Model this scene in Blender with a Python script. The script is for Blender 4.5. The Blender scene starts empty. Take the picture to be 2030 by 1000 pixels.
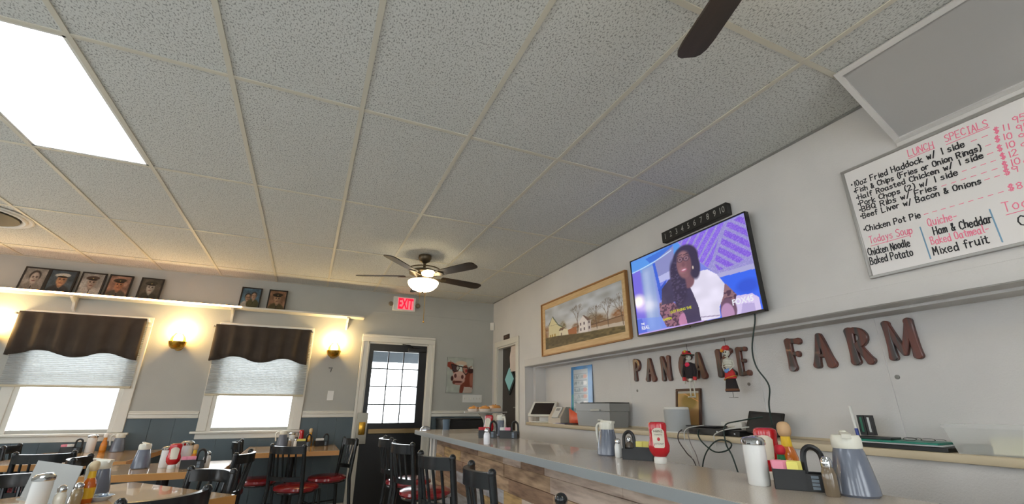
import bpy, bmesh, math, random
import numpy as np
from mathutils import Matrix, Vector, Euler
rnd = random.Random(7)
S = bpy.context.scene
COL = S.collection
# ------------------------------------------------------------------ camera
CAM_Z = 1.20
_cd = bpy.data.cameras.new('camera'); _cam = bpy.data.objects.new('camera', _cd); COL.objects.link(_cam)
_cd.sensor_fit = 'HORIZONTAL'; _cd.sensor_width = 36.0; _cd.lens = 36.0 * 860.998 / 2030.0; _cd.clip_start = 0.02
_r = Vector((0.91142103, -0.41146149, 0.00334018)); _u = Vector((-0.1403939, -0.30333307, 0.94248533)); _f = Vector((0.38678323, 0.85946989, 0.33423082))
_cam.matrix_world = Matrix(((_r.x, _u.x, -_f.x, 0), (_r.y, _u.y, -_f.y, 0), (_r.z, _u.z, -_f.z, CAM_Z), (0, 0, 0, 1)))
S.camera = _cam
# ------------------------------------------------------------------ world, exposure
W = bpy.data.worlds.new('sky'); S.world = W; W.use_nodes = True
W.node_tree.nodes['Background'].inputs[0].default_value = (0.90, 0.96, 1.0, 1)
W.node_tree.nodes['Background'].inputs[1].default_value = 7.0
vs = S.view_settings
vs.view_transform = 'Standard'; vs.look = 'None'; vs.gamma = 1.0; vs.use_curve_mapping = False; vs.exposure = 0.08
S.cycles.sample_clamp_indirect = 6.0
S.cycles.max_bounces = 8; S.cycles.diffuse_bounces = 5; S.cycles.glossy_bounces = 4; S.cycles.transparent_max_bounces = 12; S.cycles.transmission_bounces = 6
TROFFER = 8.0      # strength of the fluorescent ceiling panels
# ------------------------------------------------------------------ helpers
def lin(c):
    return tuple((x / 12.92 if x <= 0.04045 else ((x + 0.055) / 1.055) ** 2.4) for x in (v / 255.0 for v in c))
MATS = {}
def mat(name, rgb, rough=0.5, metal=0.0, bump=None, vary=None, emit=None, alpha=None, trans=0.0, spec=0.5, coat=0.0, coords='Object', stretch=(1, 1, 1)):
    """procedural principled material; rgb is sRGB 0-255; bump=(scale,strength,dist); vary=(scale,rgb2,detail)"""
    if name in MATS: return MATS[name]
    m = bpy.data.materials.new(name); m.use_nodes = True; nt = m.node_tree; N = nt.nodes; L = nt.links
    b = N['Principled BSDF']; MATS[name] = m
    b.inputs['Base Color'].default_value = (*lin(rgb), 1); b.inputs['Roughness'].default_value = rough; b.inputs['Metallic'].default_value = metal
    b.inputs['Specular IOR Level'].default_value = spec; b.inputs['Coat Weight'].default_value = coat; b.inputs['Transmission Weight'].default_value = trans
    m.diffuse_color = (*lin(rgb), 1)
    tc = None
    if bump or vary:
        tc = N.new('ShaderNodeTexCoord'); mp = N.new('ShaderNodeMapping'); mp.inputs['Scale'].default_value = stretch
        if coords == 'World':
            g = N.new('ShaderNodeNewGeometry'); L.new(g.outputs['Position'], mp.inputs[0])
        else: L.new(tc.outputs[coords], mp.inputs[0])
    if vary:
        n = N.new('ShaderNodeTexNoise'); n.inputs['Scale'].default_value = vary[0]; n.inputs['Detail'].default_value = vary[2] if len(vary) > 2 else 4
        L.new(mp.outputs[0], n.inputs['Vector'])
        r = N.new('ShaderNodeValToRGB'); e = r.color_ramp.elements; lo, hi = (vary[3] if len(vary) > 3 else (0.35, 0.65))
        e[0].position = lo; e[0].color = (*lin(rgb), 1); e[1].position = hi; e[1].color = (*lin(vary[1]), 1)
        L.new(n.outputs['Fac'], r.inputs[0]); L.new(r.outputs[0], b.inputs['Base Color'])
    if bump:
        n = N.new('ShaderNodeTexNoise'); n.inputs['Scale'].default_value = bump[0]; n.inputs['Detail'].default_value = 3
        L.new(mp.outputs[0], n.inputs['Vector'])
        bp = N.new('ShaderNodeBump'); bp.inputs['Strength'].default_value = bump[1]; bp.inputs['Distance'].default_value = bump[2] if len(bump) > 2 else 0.002
        L.new(n.outputs['Fac'], bp.inputs['Height']); L.new(bp.outputs[0], b.inputs['Normal'])
    if emit:
        b.inputs['Emission Color'].default_value = (*lin(emit[0]), 1); b.inputs['Emission Strength'].default_value = emit[1]
    if alpha is not None: b.inputs['Alpha'].default_value = alpha
    return m
def glassy(name, tint=(255, 255, 255), gloss=0.08, rough=0.03):
    if name in MATS: return MATS[name]
    m = bpy.data.materials.new(name); m.use_nodes = True; nt = m.node_tree; N = nt.nodes; L = nt.links; N.clear()
    o = N.new('ShaderNodeOutputMaterial'); mx = N.new('ShaderNodeMixShader'); t = N.new('ShaderNodeBsdfTransparent'); g = N.new('ShaderNodeBsdfGlossy')
    t.inputs[0].default_value = (*lin(tint), 1); g.inputs['Roughness'].default_value = rough
    mx.inputs[0].default_value = gloss
    L.new(t.outputs[0], mx.inputs[1]); L.new(g.outputs[0], mx.inputs[2]); L.new(mx.outputs[0], o.inputs[0])
    MATS[name] = m; return m
def cloth_translucent(name, rgb, tr=0.5, stretch=(1, 1, 60)):
    if name in MATS: return MATS[name]
    m = bpy.data.materials.new(name); m.use_nodes = True; nt = m.node_tree; N = nt.nodes; L = nt.links; N.clear()
    o = N.new('ShaderNodeOutputMaterial'); mx = N.new('ShaderNodeMixShader'); d = N.new('ShaderNodeBsdfDiffuse'); t = N.new('ShaderNodeBsdfTranslucent')
    tc = N.new('ShaderNodeTexCoord'); mp = N.new('ShaderNodeMapping'); mp.inputs['Scale'].default_value = stretch
    n = N.new('ShaderNodeTexNoise'); n.inputs['Scale'].default_value = 5; r = N.new('ShaderNodeValToRGB')
    c = lin(rgb); r.color_ramp.elements[0].position = 0.3; r.color_ramp.elements[0].color = (c[0] * 0.82, c[1] * 0.82, c[2] * 0.82, 1); r.color_ramp.elements[1].position = 0.7; r.color_ramp.elements[1].color = (*c, 1)
    L.new(tc.outputs['Object'], mp.inputs[0]); L.new(mp.outputs[0], n.inputs['Vector']); L.new(n.outputs['Fac'], r.inputs[0])
    L.new(r.outputs[0], d.inputs[0]); L.new(r.outputs[0], t.inputs[0]); mx.inputs[0].default_value = tr
    L.new(d.outputs[0], mx.inputs[1]); L.new(t.outputs[0], mx.inputs[2]); L.new(mx.outputs[0], o.inputs[0])
    MATS[name] = m; return m
def glow(name, rgb, strength):
    if name in MATS: return MATS[name]
    m = bpy.data.materials.new(name); m.use_nodes = True; nt = m.node_tree; N = nt.nodes; N.clear()
    o = N.new('ShaderNodeOutputMaterial'); e = N.new('ShaderNodeEmission'); e.inputs[0].default_value = (*lin(rgb), 1); e.inputs[1].default_value = strength
    nt.links.new(e.outputs[0], o.inputs[0]); MATS[name] = m; return m
def vcol(name, rough=0.5, emit=0.0, noise=0.0, spec=0.3):
    """print material: colour read from the painted colour attribute"""
    if name in MATS: return MATS[name]
    m = bpy.data.materials.new(name); m.use_nodes = True; nt = m.node_tree; N = nt.nodes; L = nt.links
    b = N['Principled BSDF']; a = N.new('ShaderNodeAttribute'); a.attribute_name = 'Col'
    b.inputs['Roughness'].default_value = rough; b.inputs['Specular IOR Level'].default_value = spec
    if emit:
        b.inputs['Base Color'].default_value = (0.01, 0.01, 0.01, 1); L.new(a.outputs['Color'], b.inputs['Emission Color']); b.inputs['Emission Strength'].default_value = emit
    else: L.new(a.outputs['Color'], b.inputs['Base Color'])
    MATS[name] = m; return m

class B:
    """bmesh builder: every call adds a shape in local coordinates"""
    def __init__(s): s.bm = bmesh.new()
    def _xf(s, vs, rot=None, about=None):
        if rot:
            M = Euler(rot).to_matrix(); c = Vector(about)
            for v in vs: v.co = M @ (v.co - c) + c
    def box(s, c, d, bev=0.0, rot=None, seg=1):
        r = bmesh.ops.create_cube(s.bm, size=1.0); vs = r['verts']
        for v in vs: v.co = Vector((v.co.x * d[0] + c[0], v.co.y * d[1] + c[1], v.co.z * d[2] + c[2]))
        if bev:
            es = list({e for v in vs for e in v.link_edges})
            q = bmesh.ops.bevel(s.bm, geom=es, offset=bev, segments=seg, affect='EDGES', profile=0.5)
            vs = list({v for f in q['faces'] for v in f.verts} | {v for v in vs if v.is_valid})
        s._xf(vs, rot, c); return s
    def b2(s, x0, x1, y0, y1, z0, z1, bev=0.0, seg=1):
        return s.box(((x0 + x1) / 2, (y0 + y1) / 2, (z0 + z1) / 2), (abs(x1 - x0), abs(y1 - y0), abs(z1 - z0)), bev, None, seg)
    def ring(s, pts): return [s.bm.verts.new(p) for p in pts]
    def skin(s, rings, cap=True, closed=True):
        for a, b in zip(rings[:-1], rings[1:]):
            n = len(a)
            for i in range(n if closed else n - 1):
                j = (i + 1) % n
                try: s.bm.faces.new((a[i], a[j], b[j], b[i]))
                except ValueError: pass
        if cap and closed:
            for q in (list(reversed(rings[0])), rings[-1]):
                if len(q) > 2:
                    try: s.bm.faces.new(q)
                    except ValueError: pass
        return s
    def lathe(s, prof, c=(0, 0, 0), n=20, sx=1.0, sy=1.0, cap=True, axis=None):
        """prof: [(r,z)...]; axis: optional Matrix to orient"""
        rings = []
        for r, z in prof:
            P = [Vector((r * sx * math.cos(2 * math.pi * k / n), r * sy * math.sin(2 * math.pi * k / n), z)) for k in range(n)]
            if axis is not None: P = [axis @ p for p in P]
            rings.append(s.ring([(p.x + c[0], p.y + c[1], p.z + c[2]) for p in P]))
        return s.skin(rings, cap)
    def tube(s, pts, r, n=8, radii=None, cap=True, flat=None):
        """sweep; flat=(w,h) sweeps a rectangle of width w across and height h upwards instead"""
        P = [Vector(p) for p in pts]; rings = []; prev = None
        for i, p in enumerate(P):
            t = (P[min(i + 1, len(P) - 1)] - P[max(i - 1, 0)]).normalized()
            if prev is None:
                up = Vector((0, 0, 1)) if abs(t.z) < 0.95 else Vector((0, 1, 0))
                a = t.cross(up).normalized()
            else:
                a = (prev - t * prev.dot(t)).normalized()
            prev = a; bb = a.cross(t).normalized(); rr = radii[i] if radii else r
            if flat: w, h = flat[0] / 2, flat[1] / 2; rings.append(s.ring([p + a * w + bb * h, p - a * w + bb * h, p - a * w - bb * h, p + a * w - bb * h]))
            else: rings.append(s.ring([p + (a * math.cos(2 * math.pi * k / n) + bb * math.sin(2 * math.pi * k / n)) * rr for k in range(n)]))
        return s.skin(rings, cap)
    def cyl(s, p0, p1, r0, r1=None, n=12): return s.tube([p0, p1], r0, n, [r0, r0 if r1 is None else r1])
    def ball(s, c, r, n=10, sc=(1, 1, 1)):
        q = bmesh.ops.create_uvsphere(s.bm, u_segments=n, v_segments=max(5, n // 2 + 1), radius=r)
        for v in q['verts']: v.co = Vector((v.co.x * sc[0] + c[0], v.co.y * sc[1] + c[1], v.co.z * sc[2] + c[2]))
        return s
    def prism(s, poly, z0, z1, f=None):
        """polygon (x,y) extruded z0..z1; f maps (x,y,z) to a point"""
        g = f or (lambda x, y, z: (x, y, z))
        a = s.ring([g(x, y, z0) for x, y in poly]); b = s.ring([g(x, y, z1) for x, y in poly])
        return s.skin([a, b])
    def quad(s, pts):
        s.bm.faces.new([s.bm.verts.new(p) for p in pts]); return s
    def mesh(s, name, angle=38):
        bm = s.bm; bmesh.ops.recalc_face_normals(bm, faces=bm.faces[:])
        ca = math.radians(angle)
        for f in bm.faces: f.smooth = True
        for e in bm.edges:
            if len(e.link_faces) == 2: e.smooth = e.calc_face_angle(0) < ca
        me = bpy.data.meshes.new(name); bm.to_mesh(me); bm.free(); return me
def obj(name, geo, m=None, parent=None, loc=(0, 0, 0), rot=(0, 0, 0), label=None):
    me = geo.mesh(name) if isinstance(geo, B) else geo
    if m is not None:
        if me.users == 0 or not me.materials:
            me.materials.clear(); me.materials.append(m)
    o = bpy.data.objects.new(name, me); COL.objects.link(o); o.location = loc; o.rotation_euler = rot
    if parent is not None: o.parent = parent
    if label: o['label'] = label
    return o
def tag(o, label, cat, group=None):
    o['label'] = label; o['category'] = cat
    if group: o['group'] = group
    return o
def thing(name, label, cat, loc=(0, 0, 0), rotz=0.0, group=None, M=None):
    o = bpy.data.objects.new(name, None); COL.objects.link(o); o.empty_display_size = 0.05
    if M is not None:
        o.rotation_euler = M.to_euler()
    else: o.rotation_euler = (0, 0, rotz)
    o.location = loc
    return tag(o, label, cat, group)
def struct(name, geo, m, parent=None, **k):
    o = obj(name, geo, m, parent, **k)
    if parent is None: o['kind'] = 'structure'
    return o
def sempty(name, loc=(0, 0, 0)):
    o = bpy.data.objects.new(name, None); COL.objects.link(o); o.location = loc; o['kind'] = 'structure'; return o
def dup(root, loc, rotz, label, group=None):
    r = root.copy(); COL.objects.link(r); r.location = loc; r.rotation_euler = (0, 0, rotz); r['label'] = label
    if group: r['group'] = group
    for ch in root.children:
        c = ch.copy(); COL.objects.link(c); c.parent = r
        for g in ch.children:
            d = g.copy(); COL.objects.link(d); d.parent = c
    return r
RW = Matrix(((0, 0, -1), (-1, 0, 0), (0, 1, 0)))      # local x -> -Y, y -> Z, z -> -X : things on the right wall
FW = Matrix(((1, 0, 0), (0, 0, -1), (0, 1, 0)))       # local x -> X, y -> Z, z -> -Y : things on the far wall
def text_mesh(s, size, bold=0.0, extrude=0.0, align='CENTER'):
    c = bpy.data.curves.new('lettering', 'FONT'); c.body = s; c.size = size; c.align_x = align; c.align_y = 'BOTTOM_BASELINE'; c.offset = bold; c.extrude = extrude; c.resolution_u = 3
    o = bpy.data.objects.new('lettering', c); me = bpy.data.meshes.new_from_object(o); bpy.data.objects.remove(o); return me
def paint(name, w, h, nu, nv, fn, m, parent, loc=(0, 0, 0), x0=0.0, y0=0.0):
    """flat printed sheet: grid w x h in local x,y; fn(U,V) -> sRGB array 0..1 (nv,nu,3)"""
    U, V = np.meshgrid(np.linspace(0, 1, nu), np.linspace(0, 1, nv))
    C = np.clip(fn(U, V), 0, 1)
    Cl = np.where(C <= 0.04045, C / 12.92, ((C + 0.055) / 1.055) ** 2.4)
    vs = np.stack([x0 + U * w, y0 + V * h, np.zeros_like(U)], -1).reshape(-1, 3)
    i = np.arange(nu * nv).reshape(nv, nu)
    F = np.stack([i[:-1, :-1], i[:-1, 1:], i[1:, 1:], i[1:, :-1]], -1).reshape(-1, 4)
    me = bpy.data.meshes.new(name); me.from_pydata(vs.tolist(), [], F.tolist())
    a = me.attributes.new('Col', 'FLOAT_COLOR', 'POINT'); d = np.ones((nu * nv, 4), np.float32); d[:, :3] = Cl.reshape(-1, 3); a.data.foreach_set('color', d.ravel())
    me.materials.append(m)
    return obj(name, me, None, parent, loc)
# painting primitives on numpy arrays
def blank(U, c): return np.ones(U.shape + (3,)) * (np.array(c) / 255.0)
def over(C, mask, c):
    m = np.clip(mask, 0, 1)[..., None]; return C * (1 - m) + m * (np.array(c) / 255.0)
def ell(U, V, cx, cy, rx, ry, soft=0.1, a=0.0):
    x, y = U - cx, V - cy
    if a: x, y = x * math.cos(a) + y * math.sin(a), -x * math.sin(a) + y * math.cos(a)
    d = np.sqrt((x / rx) ** 2 + (y / ry) ** 2); return np.clip((1 - d) / soft + 0.5, 0, 1)
def rect(U, V, x0, x1, y0, y1, s=0.004):
    f = lambda t: np.clip(t / s + 0.5, 0, 1)
    return f(U - x0) * f(x1 - U) * f(V - y0) * f(y1 - V)
def polym(U, V, pts):
    ins = np.zeros(U.shape, bool); n = len(pts)
    for k in range(n):
        (x1, y1), (x2, y2) = pts[k], pts[(k + 1) % n]
        if y1 == y2: continue
        c = ((y1 > V) != (y2 > V)) & (U < (x2 - x1) * (V - y1) / (y2 - y1) + x1); ins ^= c
    return ins.astype(float)
def seg(U, V, x1, y1, x2, y2, w, asp=1.0):
    dx, dy = (x2 - x1) * asp, y2 - y1; px, py = (U - x1) * asp, V - y1
    t = np.clip((px * dx + py * dy) / (dx * dx + dy * dy + 1e-9), 0, 1); d = np.hypot(px - t * dx, py - t * dy)
    return np.clip((w - d) / (w * 0.5) + 0.3, 0, 1)
_ng = np.random.default_rng(3)
def noise2(U, V, f):
    g = _ng.random((f + 2, f + 2)); x, y = np.clip(U, 0, 1) * f, np.clip(V, 0, 1) * f; i, j = x.astype(int), y.astype(int); a, b = x - i, y - j
    a = a * a * (3 - 2 * a); b = b * b * (3 - 2 * b)
    return g[j, i] * (1 - a) * (1 - b) + g[j, i + 1] * a * (1 - b) + g[j + 1, i] * (1 - a) * b + g[j + 1, i + 1] * a * b
# ------------------------------------------------------------------ materials of the room
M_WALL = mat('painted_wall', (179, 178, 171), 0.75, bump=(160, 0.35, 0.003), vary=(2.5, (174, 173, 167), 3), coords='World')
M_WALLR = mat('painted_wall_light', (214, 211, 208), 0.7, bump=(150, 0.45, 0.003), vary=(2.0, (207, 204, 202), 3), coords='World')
M_CREAM = mat('cream_trim_paint', (220, 216, 206), 0.45)
M_WHITE = mat('white_paint', (226, 224, 218), 0.5)
M_SLATE = mat('slate_wainscot_paint', (88, 101, 107), 0.55, vary=(3, (80, 93, 99), 3), coords='World')
M_TEE = mat('ceiling_grid_cream', (206, 201, 186), 0.5)
M_BLACK = mat('black_metal', (30, 33, 35), 0.22, spec=0.5)
M_BLACKP = mat('black_plastic', (22, 22, 23), 0.4)
M_DARK = mat('black_door_paint', (24, 24, 25), 0.35, bump=(6, 0.15, 0.002), stretch=(1, 1, 8))
M_CHROME = mat('chrome', (210, 212, 214), 0.12, 1.0)
M_BRASS = mat('brass', (196, 150, 60), 0.25, 1.0)
M_GLASS = glassy('clear_glass'); 
def tile_mat():
    m = bpy.data.materials.new('acoustic_tile'); m.use_nodes = True; nt = m.node_tree; N = nt.nodes; L = nt.links; b = N['Principled BSDF']
    g = N.new('ShaderNodeNewGeometry'); n1 = N.new('ShaderNodeTexNoise'); n1.inputs['Scale'].default_value = 150; n1.inputs['Detail'].default_value = 2.5
    mp = N.new('ShaderNodeMapping'); mp.inputs['Scale'].default_value = (1.0, 0.62, 1.0); L.new(g.outputs['Position'], mp.inputs[0])
    L.new(mp.outputs[0], n1.inputs['Vector'])
    r = N.new('ShaderNodeValToRGB'); e = r.color_ramp.elements; e[0].position = 0.34; e[0].color = (*lin((150, 151, 148)), 1); e[1].position = 0.48; e[1].color = (*lin((212, 213, 209)), 1)
    L.new(n1.outputs['Fac'], r.inputs[0]); L.new(r.outputs[0], b.inputs['Base Color'])
    bp = N.new('ShaderNodeBump'); bp.inputs['Strength'].default_value = 0.5; bp.inputs['Distance'].default_value = 0.003; L.new(n1.outputs['Fac'], bp.inputs['Height']); L.new(bp.outputs[0], b.inputs['Normal'])
    b.inputs['Roughness'].default_value = 0.9; b.inputs['Specular IOR Level'].default_value = 0.1; return m
M_TILE = tile_mat()
# ------------------------------------------------------------------ shell: far wall Y=YB, right wall X=XR, ceiling z=ZT
YB, XR, ZT = 6.222, 2.49, 2.708
XL, YF = -4.82, -2.75
XN = 2.75                                  # back of the niche behind the counter
COLS = [-1.1587 + 0.6096 * i for i in range(-6, 7)]; COLS[-1] = 2.499
ROWS = [2.1231 + 1.2192 * j for j in range(-4, 4)] + [YB]
# floor
fl = struct('floor', B().b2(XL - 0.15, XN + 0.2, YF - 0.15, YB + 0.14, -0.10, 0.0), mat('floor_vinyl', (182, 182, 178), 0.45, vary=(4, (166, 165, 160), 5), coords='World', stretch=(1, 0.15, 1)))
# ceiling: slab with a grid of lay-in tiles
ce = struct('ceiling', B().b2(XL - 0.15, XN + 0.2, YF - 0.15, YB + 0.14, ZT + 0.06, ZT + 0.12), mat('ceiling_void', (120, 118, 112), 0.9))
LIGHT_CELLS = {(5, 4), (1, 4), (5, 1), (1, 1), (9, 1)}
me_tile = None
def cell(i, j): return COLS[i], COLS[i + 1], ROWS[j], ROWS[j + 1]
for j in range(len(ROWS) - 1):
    for i in range(len(COLS) - 1):
        if (i, j) in LIGHT_CELLS: continue
        x0, x1, y0, y1 = cell(i, j)
        if j < len(ROWS) - 2 and i < len(COLS) - 2:
            if me_tile is None: me_tile = B().box((0, 0, 0), (0.6096 - 0.012, 1.2192 - 0.012, 0.016), 0.002).mesh('ceiling_tile'); me_tile.materials.append(M_TILE)
            t = obj('ceiling_tile', me_tile, None, ce, ((x0 + x1) / 2, (y0 + y1) / 2, ZT + 0.014))
        else:
            t = obj('ceiling_tile', B().box((0, 0, 0), (x1 - x0 - 0.012, y1 - y0 - 0.012, 0.016), 0.002), M_TILE, ce, ((x0 + x1) / 2, (y0 + y1) / 2, ZT + 0.014))
for i, x in enumerate(COLS[:-1]):
    obj('main_runner', B().b2(x - 0.012, x + 0.012, YF, YB, ZT, ZT + 0.005).b2(x - 0.002, x + 0.002, YF, YB, ZT + 0.005, ZT + 0.04), M_TEE, ce)
for j, y in enumerate(ROWS[1:-1]):
    for i in range(len(COLS) - 1):
        obj('cross_tee', B().b2(COLS[i] + 0.012, COLS[i + 1] - 0.012, y - 0.012, y + 0.012, ZT + 0.0008, ZT + 0.0055), M_TEE, ce)
obj('wall_angle', B().b2(XR - 0.022, XR - 0.001, YF, YB, ZT - 0.001, ZT + 0.003).b2(XR - 0.004, XR - 0.001, YF, YB, ZT, ZT + 0.02), mat('wall_angle_grey', (150, 150, 146), 0.5), ce)
obj('wall_angle', B().b2(XL, XR, YB - 0.022, YB - 0.001, ZT - 0.001, ZT + 0.003), M_TEE, ce)
# far wall with two windows (and a third out of frame) and the exit door
def wall_with_holes(u0, u1, z0, z1, holes, place):
    """rectangles left around holes, as boxes placed by place(u0,u1,z0,z1)"""
    us = sorted({u0, u1, *[h[0] for h in holes], *[h[1] for h in holes]})
    for a, b in zip(us[:-1], us[1:]):
        zs = [(z0, z1)]
        for h in holes:
            if h[0] < (a + b) / 2 < h[1]:
                nz = []
                for q in zs:
                    if h[2] > q[0]: nz.append((q[0], min(h[2], q[1])))
                    if h[3] < q[1]: nz.append((max(h[3], q[0]), q[1]))
                zs = nz
        for q in zs:
            if q[1] - q[0] > 1e-4: place(a, b, q[0], q[1])
WINS = [(-2.66, -1.81), (-0.955, -0.115), (-4.40, -3.55)]
WZ0, WZ1 = 0.953, 2.04
DX0, DX1, DZ = 0.695, 1.485, 2.005
g = B()
wall_with_holes(XL - 0.15, XN + 0.2, 0, 2.78, [(a, b, WZ0, WZ1) for a, b in WINS] + [(DX0 - 0.02, DX1 + 0.02, 0, DZ + 0.01)], lambda a, b, c, d: g.b2(a, b, YB, YB + 0.13, c, d))
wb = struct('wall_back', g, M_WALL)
# left and front walls (out of frame), windows added in both for daylight
g = B(); LWIN = [(-1.6, -0.4, 0.95, 2.1), (0.6, 1.8, 0.95, 2.1), (2.8, 4.0, 0.95, 2.1)]
wall_with_holes(YF - 0.15, YB + 0.14, 0, 2.78, LWIN, lambda a, b, c, d: g.b2(XL - 0.13, XL, a, b, c, d)); struct('wall_left', g, M_WALL)
g = B(); FWIN = [(-3.9, -2.7, 0.95, 2.1), (-1.9, -0.7, 0.95, 2.1), (0.1, 1.3, 0.95, 2.1)]
wall_with_holes(XL, XN + 0.2, 0, 2.78, FWIN, lambda a, b, c, d: g.b2(a, b, YF - 0.13, YF, c, d)); struct('wall_front', g, M_WALL)
# right wall: upper part over the niche, pier beside the door, knee wall below, back of the niche
NZ0, NZ1, NY = 0.985, 1.668, 5.12
RD0, RD1, RDZ = 5.37, 6.02, 2.00
g = B()
g.b2(XR, XR + 0.116, YF, NY, NZ1, 2.78); g.b2(XR, XR + 0.116, NY, RD0, 0, 2.78); g.b2(XR, XR + 0.116, RD0, RD1, RDZ, 2.78); g.b2(XR, XR + 0.116, RD1, YB, 0, 2.78)
g.b2(XR, XR + 0.116, YF, NY, 0, NZ0)
g.b2(XR + 0.1162, XN - 0.0002, YF, NY - 0.0602, NZ1 - 0.013, NZ1 + 0.1)          # header strip behind the front edge
g.b2(XR + 0.1162, XN + 0.02, NY - 0.06, NY + 0.02, 0.9, NZ1 + 0.1)            # return of the niche at its far end
wr = struct('wall_right', g, M_WALLR)
for a, b in ((YF, 1.325), (1.328, 2.066), (2.069, 3.4), (3.403, NY)):
    obj('niche_panel', B().b2(XN, XN + 0.02, a, b, 0.9, NZ1 + 0.02), M_WALLR, wr)
obj('conduit', B().b2(XN - 0.006, XN, 2.062, 2.074, 1.10, NZ1 - 0.02), M_WALLR, wr)
for y, z in ((1.294, 1.346), (2.157, 1.346), (3.314, 1.335)): obj('screw_anchor', B().lathe([(0.011, 0.0), (0.011, 0.004), (0.004, 0.006)], n=12, axis=RW, c=(XN, y, z)), mat('anchor_grey', (130, 128, 124), 0.5), wr)
struct('trim_9', B().box((XR - 0.006, (YF + NY) / 2 - 0.0, 1.712), (0.014, NY - YF, 0.085), 0.004, seg=2), M_WALLR)
# wainscot boards on the far wall, chair rail, baseboard
segs = [(XL, -2.78), (-1.69, -1.06), (0.015, 0.60), (1.59, XR)]
full = [(XL, 0.60), (1.59, XR)]
k = 0
for a, b in full:
    cuts = sorted({a, b} | {c for (h0, h1) in WINS for c in (h0 - 0.10, h1 + 0.10) if a < c < b})
    for c0, c1 in zip(cuts[:-1], cuts[1:]):
        n = max(1, round((c1 - c0) / 0.203)); w = (c1 - c0) / n; under = any(h0 - 0.11 < (c0 + c1) / 2 < h1 + 0.11 for (h0, h1) in WINS)
        for q in range(n):
            x0 = c0 + q * w
            obj('wainscot_board', B().b2(x0 + 0.0006, x0 + w - 0.0006, YB - 0.009, YB, 0.10, 0.845 if under else 1.06, 0.0012), M_SLATE, wb)
for a, b in ((XL, -4.51), (-3.44, -2.77), (-1.70, -1.065), (-0.005, 0.60), (1.59, XR)):
    k += 1
    struct('trim_%d' % k, B().b2(a, b, YB - 0.024, YB, 1.058, 1.098, 0.006, 2).b2(a, b, YB - 0.034, YB, 1.098, 1.120, 0.005, 2).b2(a, b, YB - 0.018, YB, 1.120, 1.134, 0.004), M_CREAM)
for a, b in full:
    struct('baseboard_back', B().b2(a, b, YB - 0.016, YB, 0, 0.10, 0.004), M_CREAM)
struct('trim_8', B().b2(0.70, XR, YB - 0.006, YB, 2.425, 2.432), M_WALL)
# bulkhead sloping from the ceiling to the right wall near the camera
g = B(); a = [(2.103, ZT), (XR, ZT), (XR, 2.437)]
g.skin([g.ring([(x, YF, z) for x, z in a]), g.ring([(x, 0.897, z) for x, z in a])])
sf = struct('ceiling_soffit', g, mat('soffit_grey', (174, 172, 170), 0.8, bump=(120, 0.25, 0.003), coords='World'))
dvec = Vector((XR - 2.103, 0, 2.437 - ZT)).normalized(); nn = Vector((dvec.z, 0, -dvec.x))
def slope(t, n, y): p = Vector((2.103, y, ZT)) + dvec * t + nn * n; return (p.x, p.y, p.z)
Lr = (Vector((XR, 0, 2.437)) - Vector((2.103, 0, ZT))).length
def strip(t0, t1, y0, y1, th=0.012):
    q = B(); A = [slope(t0, 0, y0), slope(t1, 0, y0), slope(t1, 0, y1), slope(t0, 0, y1)]; Bq = [slope(t0, th, y0), slope(t1, th, y0), slope(t1, th, y1), slope(t0, th, y1)]
    return q.skin([q.ring(A), q.ring(Bq)])
obj('edge_trim', strip(-0.004, 0.022, YF, 0.90), M_WALLR, sf)
obj('edge_trim', strip(0.022, Lr - 0.022, 0.876, 0.90), M_WALLR, sf)
obj('edge_trim', strip(Lr - 0.022, Lr + 0.004, YF, 0.90, 0.016), M_WALLR, sf)
obj('wall_moulding', B().b2(XR - 0.016, XR, YF, 0.90, 2.402, 2.425, 0.003), M_WALLR, sf)
# ------------------------------------------------------------------ windows
M_SHADE = cloth_translucent('cellular_shade', (200, 203, 203), 0.28)
M_VAL = mat('dark_brown_valance', (62, 52, 44), 0.85, bump=(300, 0.3, 0.001), vary=(8, (54, 45, 38), 3))
M_PANE = glassy('window_pane', gloss=0.04)
for n, (a, b) in enumerate(WINS, 1):
    wz = sempty('window_%d' % n, ((a + b) / 2, YB, WZ0)); hw = (b - a) / 2; H = WZ1 - WZ0
    wo = hw + 0.105
    for s in (-1, 1):
        obj('casing', B().b2(s * (hw + 0.012), s * wo, -0.024, 0, -0.03, H - 0.0005, 0.004), M_CREAM, wz)
        obj('jamb', B().b2(s * (hw - 0.03), s * (hw + 0.012), -0.012, 0.10, -0.03, H), M_CREAM, wz)
    obj('casing', B().b2(-wo, wo, -0.024, 0, H, H + 0.10, 0.004), M_CREAM, wz)
    obj('sill', B().b2(-wo - 0.05, wo + 0.05, -0.055, 0.10, -0.058, -0.033, 0.006, 2), M_CREAM, wz)
    obj('apron', B().b2(-wo, wo, -0.02, 0, -0.115, -0.058, 0.004), M_CREAM, wz)
    obj('sash', B().b2(-hw + 0.03, hw - 0.03, 0.03, 0.07, -0.033, 0.0).b2(-hw + 0.03, hw - 0.03, 0.05, 0.09, H / 2 - 0.02, H / 2 + 0.02).b2(-hw + 0.03, hw - 0.03, 0.03, 0.07, H - 0.03, H), M_WHITE, wz)
    obj('pane', B().b2(-hw + 0.03, hw - 0.03, 0.05, 0.054, 0, H / 2), M_PANE, wz)
    obj('pane', B().b2(-hw + 0.03, hw - 0.03, 0.07, 0.074, H / 2, H - 0.03), M_PANE, wz)
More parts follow.
